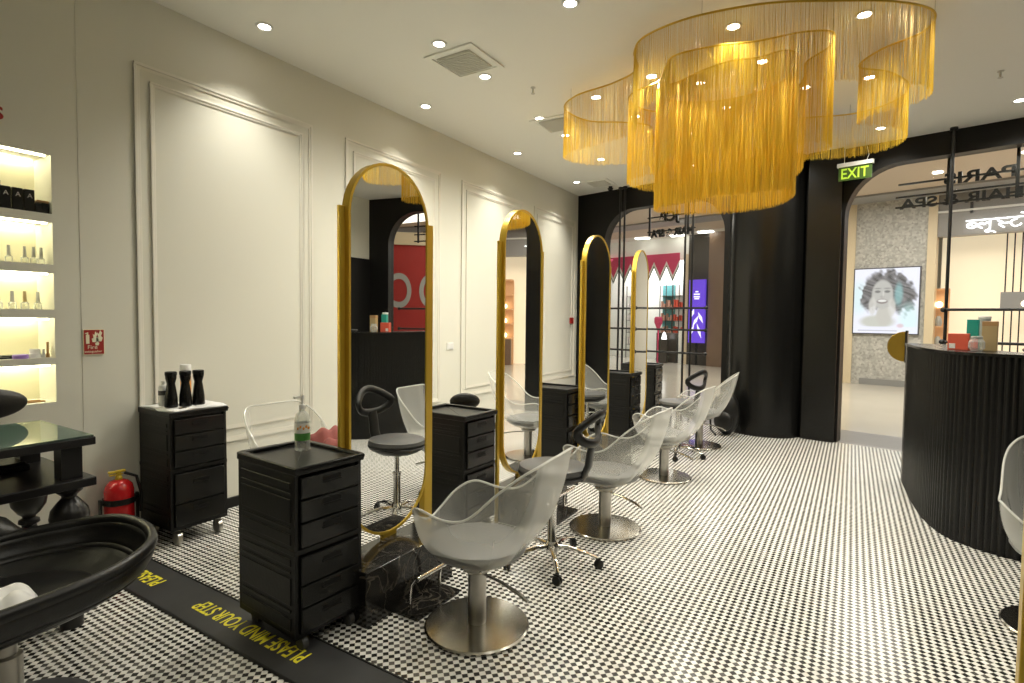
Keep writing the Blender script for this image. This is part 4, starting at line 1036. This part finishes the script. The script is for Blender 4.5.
ga = thing('pennant_garland', 'red zigzag pennant garland with white edging above the shop front', 'garland', (0, 0, 0))
k = 0; s = -10.6
zt_, zb_ = 3.66, 2.72
bR, bW, bG = MB(), MB(), MB()
while s < -7.0:
    wd = .46; GM = Matrix.Translation(E(s, U0-.12, 0)-E0) @ XZ
    bR.prism([(0.0, zt_), (0., zt_-.34), (wd*.5, zb_+.14), (wd, zt_-.34), (wd, zt_)], -.01, .01, M=GM)
    for (a0, a1, c0, c1) in ((0., wd*.5, zt_-.38, zb_+.08), (wd, wd*.5, zt_-.38, zb_+.08)):
        q = .075; bW.prism([(a0, c0), (a1, c1), (a1, c1+q*1.6), (a0, c0+q*1.6)], .012, .03, M=GM)
        bG.prism([(a0, c0-.07), (a1, c1-.07), (a1, c1), (a0, c0)], .012, .03, M=GM)
    s += wd
bR.build('red_pennants', 'garland_red', ga); bW.build('white_edging', 'garland_white', ga); bG.build('dark_edging', 'garland_green', ga)
g = 'shelving columns of the shop beyond the left window'
for k, (s, m, l) in enumerate(((-9.4, 'shop_white_glow', 'pale shelving column of the bright shop, far left'), (-8.02, 'shop_teal', 'teal shelving column of the bright shop, left one'),
                               (-7.52, 'shop_white_glow', 'white shelving column with dark grid in the bright shop'), (-7.02, 'shop_teal', 'grey green shelving column right in the bright shop'))):
    d = thing('shop_shelving', l, 'shelving', tuple(E(s, U0+1.2, 0)), math.atan2(EU.y, EU.x), g)
    b = MB(); b.box(-.235, .1, 0, .235, .3, 2.7); b.build('back_panel', m, d)
    b = MB()
    for z in (.5, .95, 1.4, 1.85, 2.3): b.box(-.24, -.12, z, .24, .1, z+.015)
    for x in (-.24, 0, .24): b.box(x-.012, -.10, 0, x+.012, -.08, 2.7)
    b.build('shelf_boards', 'dark_stone', d)
    rn = random.Random(k)
    b = MB()
    for z in (.52, .97, 1.42, 1.87):
        for q in range(5): x = -.19+q*.095; b.box(x-.03, -.06, z+.004, x+.03, .06, z+rn.uniform(.12, .3))
    b.build('stocked_goods', ['garland_white', 'shop_skin', 'coral_box', 'shop_teal'][k], d)
mbx('shop_counter', 'dark_stone', -7.85, -7.12, U0+.15, U0+.55, .0, 1.0, lab='dark sales counter in the bright shop', cat='counter')
mbx('display_plinth', 'shop_white_glow', -7.06, -6.80, U0+.2, U0+.5, 0, 1.1, lab='white display plinth right of the dark sales counter', cat='plinth')
b = MB(); b.lathe([(.001, 0), (.09, 0), (.06, .15), (.02, .24), (.001, .24)], (0, 0, 0), 18, cap=False)
tag(b.build('white_cone', 'sign_white', loc=tuple(E(-7.40, U0-.15, .80)), smooth=True), 'small white glowing cone before the dark sales counter', 'lamp')
b = MB(); b.box(-.11, -.11, 0, .11, .11, .80); tag(b.build('cone_pedestal', 'dark_stone', loc=tuple(E(-7.40, U0-.15, 0))), 'dark pedestal under the white cone', 'pedestal')
b = MB(); b.lathe([(.001, 1.15), (.05, 1.15), (.14, 1.35), (.14, 1.5), (.1, 1.55), (.001, 1.55)], (0, 0, 0), 6, cap=False); b.lathe([(.03, 0), (.03, 1.15)], seg=8)
tag(b.build('red_display_sign', 'garland_red', loc=tuple(E(-7.60, U0-.2, 0))), 'red sign on a stand in front of the bright shop', 'sign')
bn = thing('banner', 'purple lit vertical banner with white leaf pattern on the dark pier', 'banner', tuple(E(-6.17, U0-.36, 1.73)), math.atan2(EU.y, EU.x))
b = MB(); b.box(-.26, -.05, -1.0, .26, .05, 1.0); b.build('banner_panel', 'banner_purple', bn)
b = MB()
for (x, z, a, l) in ((-.14, -.62, 20, .42), (.10, -.62, -18, .5), (-.02, -.30, 30, .42), (.14, -.20, -25, .4), (-.12, -.05, 15, .3)):
    M_ = Matrix.Translation((x, -.055, z)) @ Matrix.Rotation(R(a), 4, 'Y'); b.prism([(0, -l/2), (.05, 0), (0, l/2), (-.05, 0)], -.002, .002, M=M_ @ Matrix.Rotation(R(90), 4, 'X'))
b.build('leaf_pattern', 'banner_white', bn)
b = MB()
for z, w_ in ((.62, .10), (.54, .2), (.46, .2), (.40, .16)): b.box(-w_/2, -.056, z-.022, w_/2, -.05, z+.022)
b.build('banner_emblem', 'banner_white', bn)
b = MB(); b.box(-.03, -.02, -1.7, .03, .02, -1.0); b.build('banner_stand', 'rack_black', bn)
# red hoarding outside, seen in the nearest mirror
hd = thing('red_hoarding', 'red shop hoarding with large pale letters, visible only in the nearest mirror', 'hoarding', (4.96, 10.2, 0), R(-42))
b = MB(); b.box(-2.2, 0, 0, 3.2, .1, 3.2); b.build('hoarding_board', 'hoarding_red', hd)
b = MB(); b.box(-2.2, -.03, 3.2, 3.2, .12, 3.5); b.build('hoarding_cap', 'cream_pillar', hd)
text('lettering', 'O', 1.15, 'hoarding_grey', hd, Matrix.Translation((-.90, -.005, 1.7)) @ Matrix.Rotation(R(90), 4, 'X'), .004, bold=.02, xs=.66)
text('lettering', 'C', 1.15, 'hoarding_grey', hd, Matrix.Translation((-.13, -.005, 1.7)) @ Matrix.Rotation(R(90), 4, 'X'), .004, bold=.02, xs=.66)

# ================================================================== WORLD AND VIEW
w = bpy.data.worlds.new('world'); SC.world = w; w.use_nodes = True
w.node_tree.nodes['Background'].inputs['Color'].default_value = (.75, .72, .66, 1); w.node_tree.nodes['Background'].inputs['Strength'].default_value = .15
vs_ = SC.view_settings; vs_.view_transform = 'Standard'; vs_.look = 'None'; vs_.gamma = 1; vs_.use_curve_mapping = False; vs_.exposure = 0.18
SC.cycles.max_bounces = 10; SC.cycles.transparent_max_bounces = 64; SC.cycles.diffuse_bounces = 5; SC.cycles.glossy_bounces = 5
SC.cycles.sample_clamp_indirect = 6.
